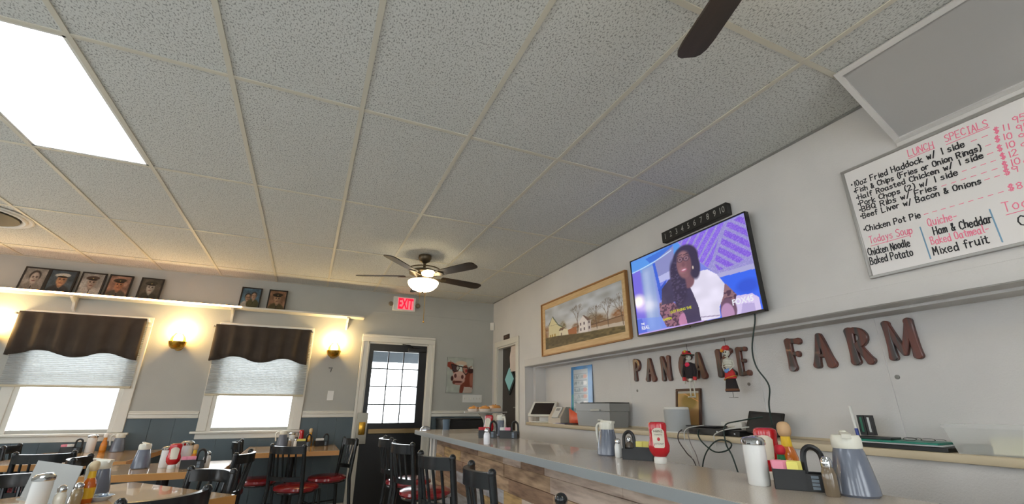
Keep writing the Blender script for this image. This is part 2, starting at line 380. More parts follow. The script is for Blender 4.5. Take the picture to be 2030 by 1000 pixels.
for n, (ya, yb, z0, z1) in enumerate(LWIN, 4):
    wz = sempty('window_%d' % n, (XL, (ya + yb) / 2, z0)); h = (yb - ya) / 2; H = z1 - z0
    obj('casing', B().b2(0, 0.02, -h - 0.09, -h, -0.06, H + 0.09).b2(0, 0.02, h, h + 0.09, -0.06, H + 0.09).b2(0, 0.02, -h, h, H, H + 0.09).b2(0, 0.05, -h, h, -0.06, 0), M_CREAM, wz)
    obj('pane', B().b2(-0.07, -0.066, -h, h, 0, H), M_PANE, wz)
for n, (xa, xb, z0, z1) in enumerate(FWIN, 7):
    wz = sempty('window_%d' % n, ((xa + xb) / 2, YF, z0)); h = (xb - xa) / 2; H = z1 - z0
    obj('casing', B().b2(-h - 0.09, -h, 0, 0.02, -0.06, H + 0.09).b2(h, h + 0.09, 0, 0.02, -0.06, H + 0.09).b2(-h, h, 0, 0.02, H, H + 0.09).b2(-h, h, 0, 0.05, -0.06, 0), M_CREAM, wz)
    obj('pane', B().b2(-h, h, -0.07, -0.066, 0, H), M_PANE, wz)
def shade(xa, xb, zb, label):
    t = thing('cellular_shade', label, 'window shade', ((xa + xb) / 2, YB - 0.03, zb)); w = (xb - xa) / 2; H = 2.09 - zb
    n = int(H / 0.019); g = B(); pr = []
    for k in range(n + 1):
        z = H * k / n; pr.append((-0.012, z))
        if k < n: pr.append((-0.022, z + H / n / 2))
    rr = [g.ring([(x, y, z) for y, z in pr]) for x in (-w, w)]
    g.skin(rr, cap=False, closed=False)
    obj('fabric', g, M_SHADE, t)
    obj('bottom_rail', B().b2(-w, w, -0.026, -0.006, -0.022, 0.0, 0.003), mat('shade_rail', (196, 186, 160), 0.5), t)
    obj('head_rail', B().b2(-w, w, -0.03, 0.0, H, H + 0.04, 0.003), M_WHITE, t)
    return t
shade(-2.785, -1.738, 1.385, 'cream pleated window shade half lowered, in the window below five portraits')
shade(-1.05, -0.03, 1.322, 'cream pleated window shade half lowered, in the window nearest the exit door')
def valance(xa, xb, zt, zb, label):
    t = thing('window_valance', label, 'valance', ((xa + xb) / 2, YB - 0.075, zt)); w = (xb - xa) / 2; H = zt - zb; g = B(); nx = 60; rings = []
    def bot(u): return -H - 0.03 * math.cos(u * 4 * math.pi) - 0.012 * u
    rows = [0, 0.04, 0.3, 0.6, 0.85, 1.0]
    def pt(u, r, off):
        y = -0.012 * math.sin(u * 40) * (0.4 + r) - off
        return (-w + 2 * w * u, y, bot(u) * r)
    A = [[pt(k / nx, r, 0.0) for k in range(nx + 1)] for r in rows]
    rr = [g.ring(q) for q in A]; g.skin(rr, cap=False, closed=False)
    for s in (0, 1):   # returns to the wall at both ends
        rr2 = [g.ring([pt(s, r, 0.0), (-w + 2 * w * s, 0.07, bot(s) * r)]) for r in rows]; g.skin(rr2, cap=False, closed=False)
    o = obj('fabric', g, M_VAL, t); sm = o.modifiers.new('thickness', 'SOLIDIFY'); sm.thickness = 0.004
    obj('rod', B().cyl((-w - 0.03, 0.032, -0.03), (w + 0.03, 0.032, -0.03), 0.008).b2(-w - 0.03, -w - 0.015, -0.01, 0.07, -0.035, -0.015).b2(w + 0.015, w + 0.03, -0.01, 0.07, -0.035, -0.015), M_CREAM, t)
    return t
valance(-2.82, -1.755, 2.115, 1.70, 'dark brown valance with wavy hem over the window below five portraits')
valance(-1.085, -0.045, 2.108, 1.715, 'dark brown valance with wavy hem over the window nearest the exit door')
# ------------------------------------------------------------------ exit door
d1 = sempty('door_1', ((DX0 + DX1) / 2, YB, 0)); hw = (DX1 - DX0) / 2
for s in (-1, 1): obj('casing', B().b2(s * (hw + 0.01), s * (hw + 0.105), -0.026, 0, 0, DZ + 0.0115, 0.004).b2(s * (hw + 0.075), s * (hw + 0.105), -0.036, 0, 0, DZ + 0.0115, 0.004), M_CREAM, d1)
obj('casing', B().b2(-hw - 0.105, hw + 0.105, -0.026, 0, DZ + 0.012, DZ + 0.105, 0.004).b2(-hw - 0.105, hw + 0.105, -0.036, 0, DZ + 0.078, DZ + 0.107, 0.004), M_CREAM, d1)
obj('jamb', B().b2(-hw - 0.02, -hw + 0.003, -0.01, 0.12, 0, DZ).b2(hw - 0.003, hw + 0.02, -0.01, 0.12, 0, DZ).b2(-hw, hw, -0.01, 0.12, DZ - 0.012, DZ + 0.01), M_CREAM, d1)
gx0, gx1, gz0, gz1 = 0.755 - 1.09, 1.375 - 1.09, 0.985, 1.895
g = B(); wall_with_holes(-hw, hw, 0.01, DZ - 0.012, [(gx0, gx1, gz0, gz1)], lambda a, b, c, d: g.b2(a, b, 0.005, 0.05, c, d))
leaf = obj('door_leaf', g, M_DARK, d1)
obj('glazing_bead', B().b2(gx0 - 0.02, gx0, -0.004, 0.006, gz0 - 0.02, gz1 + 0.02).b2(gx1, gx1 + 0.02, -0.004, 0.006, gz0 - 0.02, gz1 + 0.02).b2(gx0, gx1, -0.004, 0.006, gz0 - 0.02, gz0).b2(gx0, gx1, -0.004, 0.006, gz1, gz1 + 0.02), M_DARK, leaf)
gw = (gx1 - gx0) / 3; gh = (gz1 - gz0) / 4
for i in range(3):
    for j in range(4):
        obj('pane', B().b2(gx0 + i * gw + 0.006, gx0 + (i + 1) * gw - 0.006, 0.026, 0.03, gz0 + j * gh + 0.006, gz0 + (j + 1) * gh - 0.006), M_PANE, leaf)
for i in range(1, 3): obj('muntin', B().b2(gx0 + i * gw - 0.007, gx0 + i * gw + 0.007, 0.015, 0.04, gz0, gz1), M_DARK, leaf)
for j in range(1, 4): obj('muntin', B().b2(gx0, gx1, 0.017, 0.038, gz0 + j * gh - 0.007, gz0 + j * gh + 0.007), M_DARK, leaf)
obj('push_bar', B().b2(-hw + 0.09, hw - 0.02, -0.05, 0.005, 0.858, 0.915, 0.006).b2(0.16, 0.165, -0.052, 0, 0.856, 0.917), mat('push_bar_bronze', (150, 128, 92), 0.35, 0.6), leaf)
lk = obj('lock_plate', B().b2(-hw - 0.06, -hw + 0.075, -0.034, -0.026, 0.74, 1.11, 0.003), mat('satin_steel', (150, 145, 132), 0.3, 0.8), d1)
obj('latch_knob', B().b2(-hw - 0.03, -hw + 0.05, -0.075, -0.034, 0.85, 1.0, 0.01, 2), M_BRASS, lk)
obj('door_closer', B().b2(0.12, hw - 0.02, -0.05, 0.005, 1.905, 1.955, 0.008).cyl((0.2, -0.03, 1.955), (0.14, -0.05, 1.99), 0.006).cyl((0.14, -0.05, 1.99), (0.04, -0.02, 2.0), 0.006), M_BLACKP, leaf)
# ------------------------------------------------------------------ side door in the right wall
d2 = sempty('door_2', (XR, (RD0 + RD1) / 2, 0)); h = (RD1 - RD0) / 2
for s in (-1, 1): obj('casing', B().b2(-0.022, 0, s * (h + 0.005), s * (h + 0.085), 0, RDZ + 0.005, 0.004), M_CREAM, d2)
obj('casing', B().b2(-0.022, 0, -h - 0.085, h + 0.085, RDZ + 0.0055, RDZ + 0.085, 0.004), M_CREAM, d2)
obj('jamb', B().b2(0, 0.116, h - 0.012, h, 0, RDZ).b2(0, 0.116, -h, -h + 0.012, 0, RDZ).b2(0, 0.116, -h, h, RDZ - 0.012, RDZ), M_CREAM, d2)
M_BROWN = mat('dark_brown_door', (52, 46, 42), 0.4, bump=(5, 0.2, 0.002), stretch=(1, 1, 0.1))
g = B(); DC, DR, DV = 0.045, 0.20, 0.21
leaf2 = obj('door_leaf', B().b2(0.075, 0.115, -h + 0.012, h - 0.012, 0.01, RDZ - 0.012), M_BROWN, d2)
def diamond(x0, x1, k): 
    q = B(); P = [(DC, DV), (DC - DR, 0), (DC, -DV), (DC + DR, 0)]
    q.skin([q.ring([(x0, DC + (y - DC) * k, 1.55 + z * k) for y, z in P]), q.ring([(x1, DC + (y - DC) * k, 1.55 + z * k) for y, z in P])]); return q
obj('diamond_frame', diamond(0.060, 0.078, 1.0), mat('dark_green_trim', (26, 36, 34), 0.4), leaf2)
obj('diamond_pane', diamond(0.056, 0.062, 0.74), mat('teal_glass', (120, 168, 166), 0.15, emit=((120, 168, 166), 0.25)), leaf2)
obj('lever_handle', B().cyl((0.075, -0.22, 1.18), (0.05, -0.22, 1.18), 0.02).cyl((0.05, -0.22, 1.18), (0.05, -0.12, 1.18), 0.008), mat('satin_steel', (150, 145, 132), 0.3, 0.8), leaf2)
# outside: pavement and porch roof
out = struct('ground_outside', B().b2(-14, 14, YB + 0.14, 30, -0.35, -0.30), mat('pale_gravel', (200, 198, 192), 0.9, vary=(1.0, (180, 178, 172), 5), coords='World'))
pr = tag(obj('porch_roof', B().b2(0.55, 2.7, YB + 0.16, YB + 1.7, 2.10, 2.16).b2(0.55, 2.7, YB + 1.62, YB + 1.7, 1.90, 2.10).b2(0.55, 0.63, YB + 1.55, YB + 1.62, -0.3, 2.1).b2(2.6, 2.7, YB + 1.55, YB + 1.62, -0.3, 2.1), mat('porch_grey', (96, 104, 112), 0.7)), 'grey porch roof on two posts outside the exit door', 'porch')
# ------------------------------------------------------------------ fluorescent ceiling panels
TL = {(5, 4): 'lit fluorescent ceiling panel, the only one in view at upper left'}
def troffer(i, j):
    x0, x1, y0, y1 = cell(i, j); t = thing('ceiling_light', TL.get((i, j), 'lit fluorescent ceiling panel behind the camera'), 'ceiling light', ((x0 + x1) / 2, (y0 + y1) / 2, ZT), 0, 'fluorescent ceiling panels')
    a, b = (x1 - x0) / 2 - 0.013, (y1 - y0) / 2 - 0.013
    obj('housing', B().b2(-a, a, -b, b, 0.03, 0.05).b2(-a, -a + 0.014, -b, b, 0.003, 0.03).b2(a - 0.014, a, -b, b, 0.003, 0.03).b2(-a, a, -b, -b + 0.014, 0.003, 0.03).b2(-a, a, b - 0.014, b, 0.003, 0.03), M_WHITE, t)
    obj('diffuser', B().b2(-a + 0.015, a - 0.015, -b + 0.015, b - 0.015, 0.008, 0.012), glow('fluorescent_diffuser', (236, 246, 255), TROFFER), t)
for c in sorted(LIGHT_CELLS): troffer(*c)
# round ceiling air diffuser at the left edge
t = thing('ceiling_vent', 'round dark ceiling air diffuser at the left edge', 'vent', (-2.72, 4.86, ZT))
for r0, z0 in ((0.34, -0.004), (0.30, -0.012)):
    obj('vent_ring', B().lathe([(r0, 0.0), (r0, z0), (r0 - 0.012, z0 - 0.006), (r0 - 0.03, z0), (r0 - 0.04, 0.0)], n=40), M_WHITE, t)
obj('vent_core', B().lathe([(0.26, -0.0005), (0.255, -0.02), (0.16, -0.026), (0.02, -0.026)], n=32), mat('vent_dark', (26, 30, 30), 0.6), t)
# ------------------------------------------------------------------ ceiling fans
M_BRONZE = mat('oil_rubbed_bronze', (92, 80, 62), 0.35, 0.7)
M_BLADE = mat('walnut_blade', (58, 44, 34), 0.45, vary=(14, (36, 27, 21), 6), stretch=(0.12, 1, 1))
def fan(loc, rot, label, chain=0.70):
    t = thing('ceiling_fan', label, 'ceiling fan', loc, rot, 'bronze ceiling fans')
    obj('canopy', B().lathe([(0.068, 0.0), (0.07, -0.03), (0.05, -0.065), (0.03, -0.075), (0.018, -0.085)], n=28), M_BRONZE, t)
    obj('downrod', B().cyl((0, 0, -0.08), (0, 0, -0.16), 0.014), M_BRONZE, t)
    mo = obj('motor', B().lathe([(0.02, -0.14), (0.05, -0.155), (0.12, -0.165), (0.15, -0.18), (0.152, -0.20), (0.12, -0.215), (0.10, -0.225), (0.07, -0.235), (0.07, -0.265), (0.11, -0.275), (0.11, -0.29)], n=32), M_BRONZE, t)
    obj('motor_cage', B().tube([(0.165 * math.cos(a), 0.165 * math.sin(a), -0.155) for a in np.linspace(0, 2 * math.pi, 33)], 0.006, 6), M_BRONZE, mo)
    obj('uplight', B().lathe([(0.03, -0.186), (0.062, -0.196), (0.072, -0.215), (0.06, -0.24), (0.03, -0.246)], n=20, c=(0, -0.10, 0)), glow('fan_uplight', (255, 236, 190), 9.0), mo)
    bw = obj('glass_bowl', B().lathe([(0.155, -0.285), (0.158, -0.30), (0.145, -0.33), (0.11, -0.365), (0.06, -0.385), (0.0005, -0.39)], n=32), glow('fan_bowl', (255, 232, 186), 14.0), t)
    obj('finial', B().lathe([(0.008, -0.388), (0.012, -0.395), (0.006, -0.405)], n=12), M_BRONZE, bw)
    obj('pull_chain', B().cyl((0.02, -0.02, -0.29), (0.022, -0.022, -chain), 0.003, n=6).ball((0.022, -0.022, -chain - 0.01), 0.009, 8), M_BRASS, t)
    obj('pull_chain', B().cyl((-0.02, 0.02, -0.39), (-0.02, 0.02, -0.5), 0.0022, n=6), M_BRASS, t)
    for k in range(5):
        a = 2 * math.pi * k / 5; g = B(); pts = []
        n = 10; L0, L1 = 0.20, 0.70
        prof = [(0.20, 0.045), (0.26, 0.052), (0.45, 0.060), (0.62, 0.064), (0.665, 0.060), (0.69, 0.048), (0.70, 0.030)]
        poly = [(x, w) for x, w in prof] + [(x, -w) for x, w in reversed(prof)]
        tilt = -0.21
        g.prism(poly, -0.004, 0.004, lambda x, y, z: (x, y * math.cos(tilt) - z * math.sin(tilt), y * math.sin(tilt) + z * math.cos(tilt) - 0.225))
        bl = obj('blade', g, M_BLADE, t, rot=(0, 0, a))
        g = B(); g.prism([(0.10, 0.02), (0.16, 0.016), (0.24, 0.04), (0.27, 0.0), (0.24, -0.04), (0.16, -0.016), (0.10, -0.02)], 0.0, 0.005, lambda x, y, z: (x, y * math.cos(tilt), y * math.sin(tilt) - 0.234 - z)); obj('blade_iron', g, M_BRONZE, bl)
    L = bpy.data.lights.new('fan_lamp', 'POINT'); L.energy = FAN_W; L.color = (1.0, 0.80, 0.52); L.shadow_soft_size = 0.07
    lo = bpy.data.objects.new('fan_lamp', L); COL.objects.link(lo); lo.parent = t; lo.location = (0, 0, -0.262)
    return t
FAN_W = 16.0
fan((0.956, 4.385, ZT), math.radians(13), 'bronze five-blade ceiling fan with lit bowl, before the exit sign')
fan((0.965, 0.272, ZT), math.radians(73), 'bronze ceiling fan overhead, only one dark walnut blade in view', 0.45)
# ------------------------------------------------------------------ wall shelf with portraits and its strip light
SH = thing('wall_shelf', 'long cream shelf high on the wall, above both windows', 'shelf', (0, YB, 2.30))
g = B(); g.prism([(-4.7, 0.0), (-4.7, -0.19), (0.53, -0.19), (0.565, -0.165), (0.575, -0.13), (0.575, 0.0)], 0.0, 0.02); obj('board', g, M_CREAM, SH)
for x in (-4.3, -2.43, -0.95, 0.37): obj('bracket', B().prism([(0.0, 0.0), (-0.15, 0.0), (-0.15, -0.02), (-0.06, -0.06), (-0.04, -0.12), (0.0, -0.15)], -0.012, 0.012, lambda a, b, c, x=x: (x + c, a, b)), M_CREAM, SH)
t = tag(obj('strip_light', B().b2(-4.6, -0.85, -0.006, 0.006, 0.0, 0.018, 0.003), glow('strip_lamp', (255, 192, 140), 24.0), None, (0, YB - 0.1965, 2.301)), 'glowing strip light along the front edge of the portrait shelf', 'strip light')
M_PRINT = vcol('printed_paper', 0.35); M_FRAME = mat('black_wood_frame', (28, 24, 22), 0.4)
def portrait(style):
    def fn(U, V):
        bg, skin, coat, hat, two = style
        C = blank(U, bg); C = C * (0.70 + 0.35 * noise2(U, V, 5)[..., None])
        heads = [(0.35, 0.50, 0.19), (0.66, 0.60, 0.18)] if two else [(0.5, 0.56, 0.27)]
        for k, (hx, hy, hr) in enumerate(heads):
            ct = (214, 208, 196) if (two and k == 0) else ((96, 92, 62) if two else coat)
            sh = 0.8 + 0.3 * noise2(U, V, 9)
            C = over(C, ell(U, V, hx, hy - hr * 2.35, hr * 1.9, hr * 1.55, 0.18), ct); C = over(C, polym(U, V, [(hx - 0.07, hy - hr * 0.9), (hx + 0.07, hy - hr * 0.9), (hx, hy - hr * 1.7)]), (212, 206, 194)); C = over(C, seg(U, V, hx, hy - hr, hx, hy - hr * 2.2, 0.014), (40, 36, 34))
            C = over(C, ell(U, V, hx, hy - hr * 0.8, hr * 0.4, hr * 0.5, 0.4), tuple(int(v * 0.8) for v in skin))
            if hat is None or hat is False or two: C = over(C, ell(U, V, hx, hy + hr * 0.35, hr * 0.95, hr * 0.95, 0.25), (62, 54, 50))
            C = over(C, ell(U, V, hx, hy, hr * 0.74, hr * 1.0, 0.3), skin)
            C = over(C, ell(U, V, hx + hr * 0.5, hy - hr * 0.1, hr * 0.3, hr * 0.8, 0.9) * 0.45, tuple(int(v * 0.6) for v in skin))
            for s in (-1, 1): C = over(C, ell(U, V, hx + s * hr * 0.3, hy + hr * 0.12, hr * 0.17, hr * 0.08, 0.6), (58, 44, 40)); C = over(C, ell(U, V, hx + s * hr * 0.3, hy + hr * 0.27, hr * 0.2, hr * 0.04, 0.6), (70, 54, 46))
            C = over(C, ell(U, V, hx, hy - hr * 0.18, hr * 0.1, hr * 0.2, 0.9) * 0.6, tuple(int(v * 0.72) for v in skin)); C = over(C, ell(U, V, hx, hy - hr * 0.48, hr * 0.3, hr * 0.07, 0.6), (128, 72, 64))
            if hat and not (two and k == 0):
                C = over(C, ell(U, V, hx - hr * 0.05, hy + hr * 0.86, hr * 1.15, hr * 0.36, 0.2, 0.06), hat); C = over(C, ell(U, V, hx, hy + hr * 0.58, hr * 0.78, hr * 0.16, 0.3), (34, 28, 26)); C = over(C, ell(U, V, hx, hy + hr * 0.80, hr * 0.1, hr * 0.1, 0.5), (200, 176, 110))
            C = C * (0.9 + 0.16 * (noise2(U, V, 26)[..., None] - 0.5))
        return C * 0.86
    return fn
PORT = [(-2.815, 0.205, ((188, 180, 170), (214, 196, 182), (150, 140, 130), None, 0), 'leftmost framed portrait on the shelf, a smiling woman, faded grey'),
        (-2.595, 0.235, ((96, 110, 120), (214, 160, 120), (62, 62, 66), (232, 228, 216), 0), 'framed portrait of a person in a white peaked cap, dark uniform'),
        (-2.34, 0.215, ((214, 208, 200), (190, 170, 156), (204, 196, 188), (84, 66, 58), 0), 'framed pale faded portrait of a person in a dark cap, middle of five'),
        (-2.10, 0.215, ((200, 152, 128), (208, 142, 104), (92, 84, 74), (66, 56, 48), 0), 'framed orange-tinted portrait of a person in a dark cap beside a flag'),
        (-1.81, 0.215, ((112, 104, 92), (196, 188, 176), (66, 64, 56), (70, 66, 58), 0), 'framed greyish portrait standing apart, right of the row of five'),
        (-0.795, 0.225, ((120, 160, 186), (206, 166, 136), (110, 100, 64), False, 1), 'framed colour portrait of two people against blue sky'),
        (-0.50, 0.212, ((196, 146, 112), (206, 160, 124), (96, 84, 56), (60, 50, 42), 0), 'framed sepia portrait of a person in a dark cap, nearest the exit sign')]
for x, w, st, lab in PORT:
    h = 0.275; t = thing('portrait_frame', lab, 'picture', (x, YB - 0.075, 2.3215), 0, 'portraits on the high shelf'); t.rotation_euler = (math.radians(-9), 0, 0)
    q = 0.015
    obj('frame', B().b2(-w / 2, -w / 2 + q, -0.008, 0.008, 0, h).b2(w / 2 - q, w / 2, -0.008, 0.008, 0, h).b2(-w / 2 + q, w / 2 - q, -0.008, 0.008, 0, q).b2(-w / 2 + q, w / 2 - q, -0.008, 0.008, h - q, h), M_FRAME, t)
    p = paint('photograph', w - 2 * q, h - 2 * q, 60, 74, portrait(st), M_PRINT, t, (0, -0.004, 0), -w / 2 + q, q); p.rotation_euler = (math.radians(90), 0, 0)
    obj('backing', B().b2(-w / 2 + q, w / 2 - q, -0.002, 0.004, q, h - q), M_BLACKP, t)
# ------------------------------------------------------------------ wall sconces
SC_W = 11.0
def sconce(x, z, label):
    t = thing('wall_sconce', label, 'wall lamp', (x, YB - 0.0095 * 0, z), 0, 'brass wall sconces')
    obj('backplate', B().lathe([(0.05, 0.0), (0.05, 0.008), (0.03, 0.016), (0.012, 0.02)], n=24, axis=FW, c=(0, 0, 0.0)), M_BRASS, t)
    obj('arm', B().tube([(0, -0.015, 0), (0, -0.06, -0.01), (0, -0.09, -0.005)], 0.012, 8), M_BRASS, t)
    obj('bowl', B().lathe([(0.02, -0.045), (0.045, -0.038), (0.07, -0.015), (0.084, 0.02), (0.087, 0.042), (0.082, 0.042), (0.078, 0.02), (0.064, -0.01), (0.02, -0.032)], c=(0, -0.10, 0.0), n=28), M_BRASS, t)
    sh = obj('glass_shade', B().lathe([(0.066, 0.03), (0.074, 0.06), (0.066, 0.095), (0.045, 0.125), (0.04, 0.14), (0.036, 0.14), (0.041, 0.124), (0.062, 0.093), (0.070, 0.06), (0.062, 0.03)], c=(0, -0.10, 0.0), n=24), glassy('sconce_glass', (255, 244, 214), 0.1, 0.2), t)
    obj('bulb', B().ball((0, -0.10, 0.075), 0.045, 14, (1, 1, 1.2)), glow('sconce_bulb', (255, 226, 160), 40.0), t)
    L = bpy.data.lights.new('sconce_lamp', 'POINT'); L.energy = SC_W; L.color = (1.0, 0.74, 0.36); L.shadow_soft_size = 0.03
    lo = bpy.data.objects.new('sconce_lamp', L); COL.objects.link(lo); lo.parent = t; lo.location = (0, -0.10, 0.155)
sconce(-1.412, 1.835, 'lit brass wall sconce between the two windows')
sconce(0.252, 1.82, 'lit brass wall sconce between window and exit door')
sconce(-2.99, 1.83, 'lit brass wall sconce whose glow shows at the left edge')
# ------------------------------------------------------------------ exit sign
t = thing('exit_sign', 'white box sign with red glowing EXIT letters above the door', 'sign', (1.105, YB, 2.565), M=FW)
obj('housing', B().b2(-0.16, 0.155, -0.10, 0.10, 0, 0.05, 0.006), M_WHITE, t)
M_RED = glow('exit_red', (255, 40, 70), 1.6)
g = B().b2(-0.098, 0.125, -0.082, 0.088, 0.0502, 0.052); obj('red_face', g, glow('exit_face', (250, 128, 134), 0.95), t)
o = obj('lettering', text_mesh('EXIT', 0.205, 0.007), glow('exit_letters', (255, 36, 66), 1.05), t, (0.013, -0.067, 0.053)); o.scale = (0.50, 1, 1)
for s in (-1, 1): obj('lamp_head', B().lathe([(0.03, 0.0), (0.034, 0.02), (0.026, 0.03)], c=(s * 0.19 , -0.01, 0.02), n=16).cyl((s * 0.155, -0.01, 0.03), (s * 0.19, -0.01, 0.03), 0.008), mat('lamp_head_taupe', (120, 108, 88), 0.4), t)
# cow canvas
def cow(U, V):
    C = blank(U, (174, 178, 168)) * (0.93 + 0.12 * noise2(U, V, 9)[..., None])
    br, rd, dk, pk = (124, 60, 44), (142, 62, 46), (62, 34, 30), (204, 166, 152)
    C = over(C, ell(U, V, 0.86, 0.34, 0.24, 0.27, 0.15), br); C = over(C, ell(U, V, 0.95, 0.38, 0.08, 0.2, 0.5) * 0.7, (176, 120, 100)); C = over(C, polym(U, V, [(0.60, 0.17), (0.66, 0.0), (0.96, 0.0), (0.99, 0.16)]), (188, 170, 156)); C = over(C, ell(U, V, 0.58, 0.13, 0.075, 0.19, 0.2, -0.2), br)
    C = over(C, ell(U, V, 0.13, 0.78, 0.17, 0.085, 0.2, -0.12), rd); C = over(C, ell(U, V, 0.22, 0.73, 0.14, 0.09, 0.3), br); C = over(C, ell(U, V, 0.90, 0.63, 0.12, 0.075, 0.2), dk); C = over(C, ell(U, V, 0.93, 0.72, 0.1, 0.03, 0.4), (206, 198, 186))
    C = over(C, seg(U, V, 0.11, 0.90, 0.17, 0.82, 0.012), (140, 100, 84)); C = over(C, seg(U, V, 0.82, 0.72, 0.95, 0.76, 0.012), (150, 110, 92))
    C = over(C, ell(U, V, 0.50, 0.66, 0.30, 0.20, 0.15), br); C = over(C, ell(U, V, 0.53, 0.83, 0.22, 0.075, 0.3), (206, 182, 158)); C = over(C, polym(U, V, [(0.43, 0.80), (0.62, 0.80), (0.58, 0.54), (0.44, 0.54)]), (206, 210, 200))
    C = over(C, ell(U, V, 0.46, 0.47, 0.245, 0.14, 0.15), pk); C = over(C, ell(U, V, 0.45, 0.36, 0.24, 0.115, 0.2), (196, 156, 142)); C = over(C, ell(U, V, 0.2, 0.40, 0.05, 0.07, 0.4), dk)
    C = over(C, ell(U, V, 0.42, 0.305, 0.18, 0.03, 0.4), (92, 44, 38)); C = over(C, ell(U, V, 0.28, 0.29, 0.06, 0.05, 0.5), (104, 54, 44)); C = over(C, ell(U, V, 0.44, 0.245, 0.14, 0.03, 0.5), (170, 120, 108))
    for x, y in ((0.32, 0.475), (0.59, 0.45)): C = over(C, ell(U, V, x, y, 0.05, 0.058, 0.35), (98, 56, 52))
    C = over(C, polym(U, V, [(0.14, 0.80), (0.43, 0.77), (0.42, 0.66), (0.30, 0.59), (0.20, 0.62)]), (74, 52, 54)); C = over(C, ell(U, V, 0.40, 0.69, 0.05, 0.06, 0.4) * 0.8, (190, 190, 178))
    P = [(0.15, 0.80), (0.44, 0.755), (0.46, 0.69), (0.40, 0.61), (0.30, 0.585), (0.21, 0.62), (0.15, 0.80)]
    Q = [(0.58, 0.735), (0.79, 0.71), (0.78, 0.55), (0.70, 0.52), (0.61, 0.60), (0.58, 0.735)]
    C = over(C, polym(U, V, Q), (176, 124, 104)); C = over(C, ell(U, V, 0.73, 0.625, 0.035, 0.05, 0.4), (150, 50, 50))
    for R in (P, Q):
        for (x1, y1), (x2, y2) in zip(R[:-1], R[1:]): C = over(C, seg(U, V, x1, y1, x2, y2, 0.013), (38, 30, 30))
    C = over(C, seg(U, V, 0.44, 0.75, 0.58, 0.735, 0.014), (38, 30, 30)); C = over(C, seg(U, V, 0.79, 0.70, 0.95, 0.72, 0.009), (38, 30, 30))
    return C
t = thing('canvas_print', 'canvas print of a brown cow wearing black glasses', 'picture', (1.98, YB, 1.615), M=FW)
obj('canvas_block', B().b2(-0.195, 0.195, -0.245, 0.245, 0.001, 0.022, 0.002), mat('canvas_edge', (140, 140, 132), 0.7), t)
paint('painted_cow', 0.388, 0.488, 90, 112, cow, vcol('canvas_paint', 0.7), t, (0, 0, 0.0226), -0.194, -0.244)
# switches and small wall fittings
t = thing('light_switch', 'white switch plate between the near window and exit door', 'switch', (0.287, YB, 1.315), M=FW)
obj('plate', B().b2(-0.037, 0.037, -0.058, 0.058, 0.0, 0.006, 0.002), M_WHITE, t); obj('toggle', B().b2(-0.005, 0.005, -0.012, 0.012, 0.006, 0.016), M_WHITE, t)
t = thing('switch_panel', 'wide white six-gang switch plate under the cow canvas', 'switch', (2.182, YB, 1.296), M=FW)
obj('plate', B().b2(-0.147, 0.147, -0.052, 0.052, 0.0, 0.006, 0.002), M_WHITE, t)
for k in range(6): obj('toggle', B().b2(-0.124 + k * 0.046, -0.114 + k * 0.046, -0.012, 0.012, 0.006, 0.02), M_CREAM, t)
tag(obj('key_hook', B().tube([(0.255, YB, 1.64), (0.255, YB - 0.02, 1.64), (0.25, YB - 0.02, 1.60)], 0.004, 6).b2(0.22, 0.27, YB - 0.012, YB - 0.004, 1.648, 1.656), M_BLACKP), 'small dark hook on the wall under the right sconce', 'hook')
t = thing('motion_sensor', 'small white sensor box in the corner by the side door', 'sensor', (2.46, YB - 0.03, 2.345)); t.rotation_euler = (0, 0, math.radians(-45))
obj('body', B().b2(-0.032, 0.032, -0.02, 0.022, -0.058, 0.058, 0.01, 2), M_WHITE, t); obj('lens', B().b2(-0.022, 0.022, -0.024, -0.019, -0.045, 0.0, 0.003), M_CREAM, t)
t = thing('door_plaque', 'small dark brown plaque above the side door', 'sign', (XR, 5.70, 2.122), M=RW)
obj('plate', B().b2(-0.10, 0.10, -0.034, 0.034, 0, 0.01, 0.002), mat('plaque_brown', (58, 42, 38), 0.5), t)
obj('pale_mark', B().b2(-0.07, 0.02, -0.004, 0.014, 0.01, 0.0108), mat('plaque_mark', (112, 84, 76), 0.5), t); obj('pale_mark', B().b2(0.055, 0.066, -0.022, 0.022, 0.01, 0.0108), mat('plaque_mark', (112, 84, 76), 0.5), t)
# note papers hung at the side door
t = thing('hanging_papers', 'pale papers hung inside the side doorway', 'paper', (XR + 0.045, 5.53, 1.985))
for k, (dy, L, dx) in enumerate(((0.0, 0.34, 0.0), (0.03, 0.30, 0.004), (-0.02, 0.27, 0.008))):
    g = B(); n = 6; rr = [g.ring([(dx + 0.006 * math.sin(q * 1.3 + k), dy + s * (0.115 + 0.006 * q), -L * q / n) for s in (-1, 1)]) for q in range(n + 1)]; g.skin(rr, cap=False, closed=False)
    obj('sheet', g, mat('pale_paper', (214, 200, 190), 0.8), t)
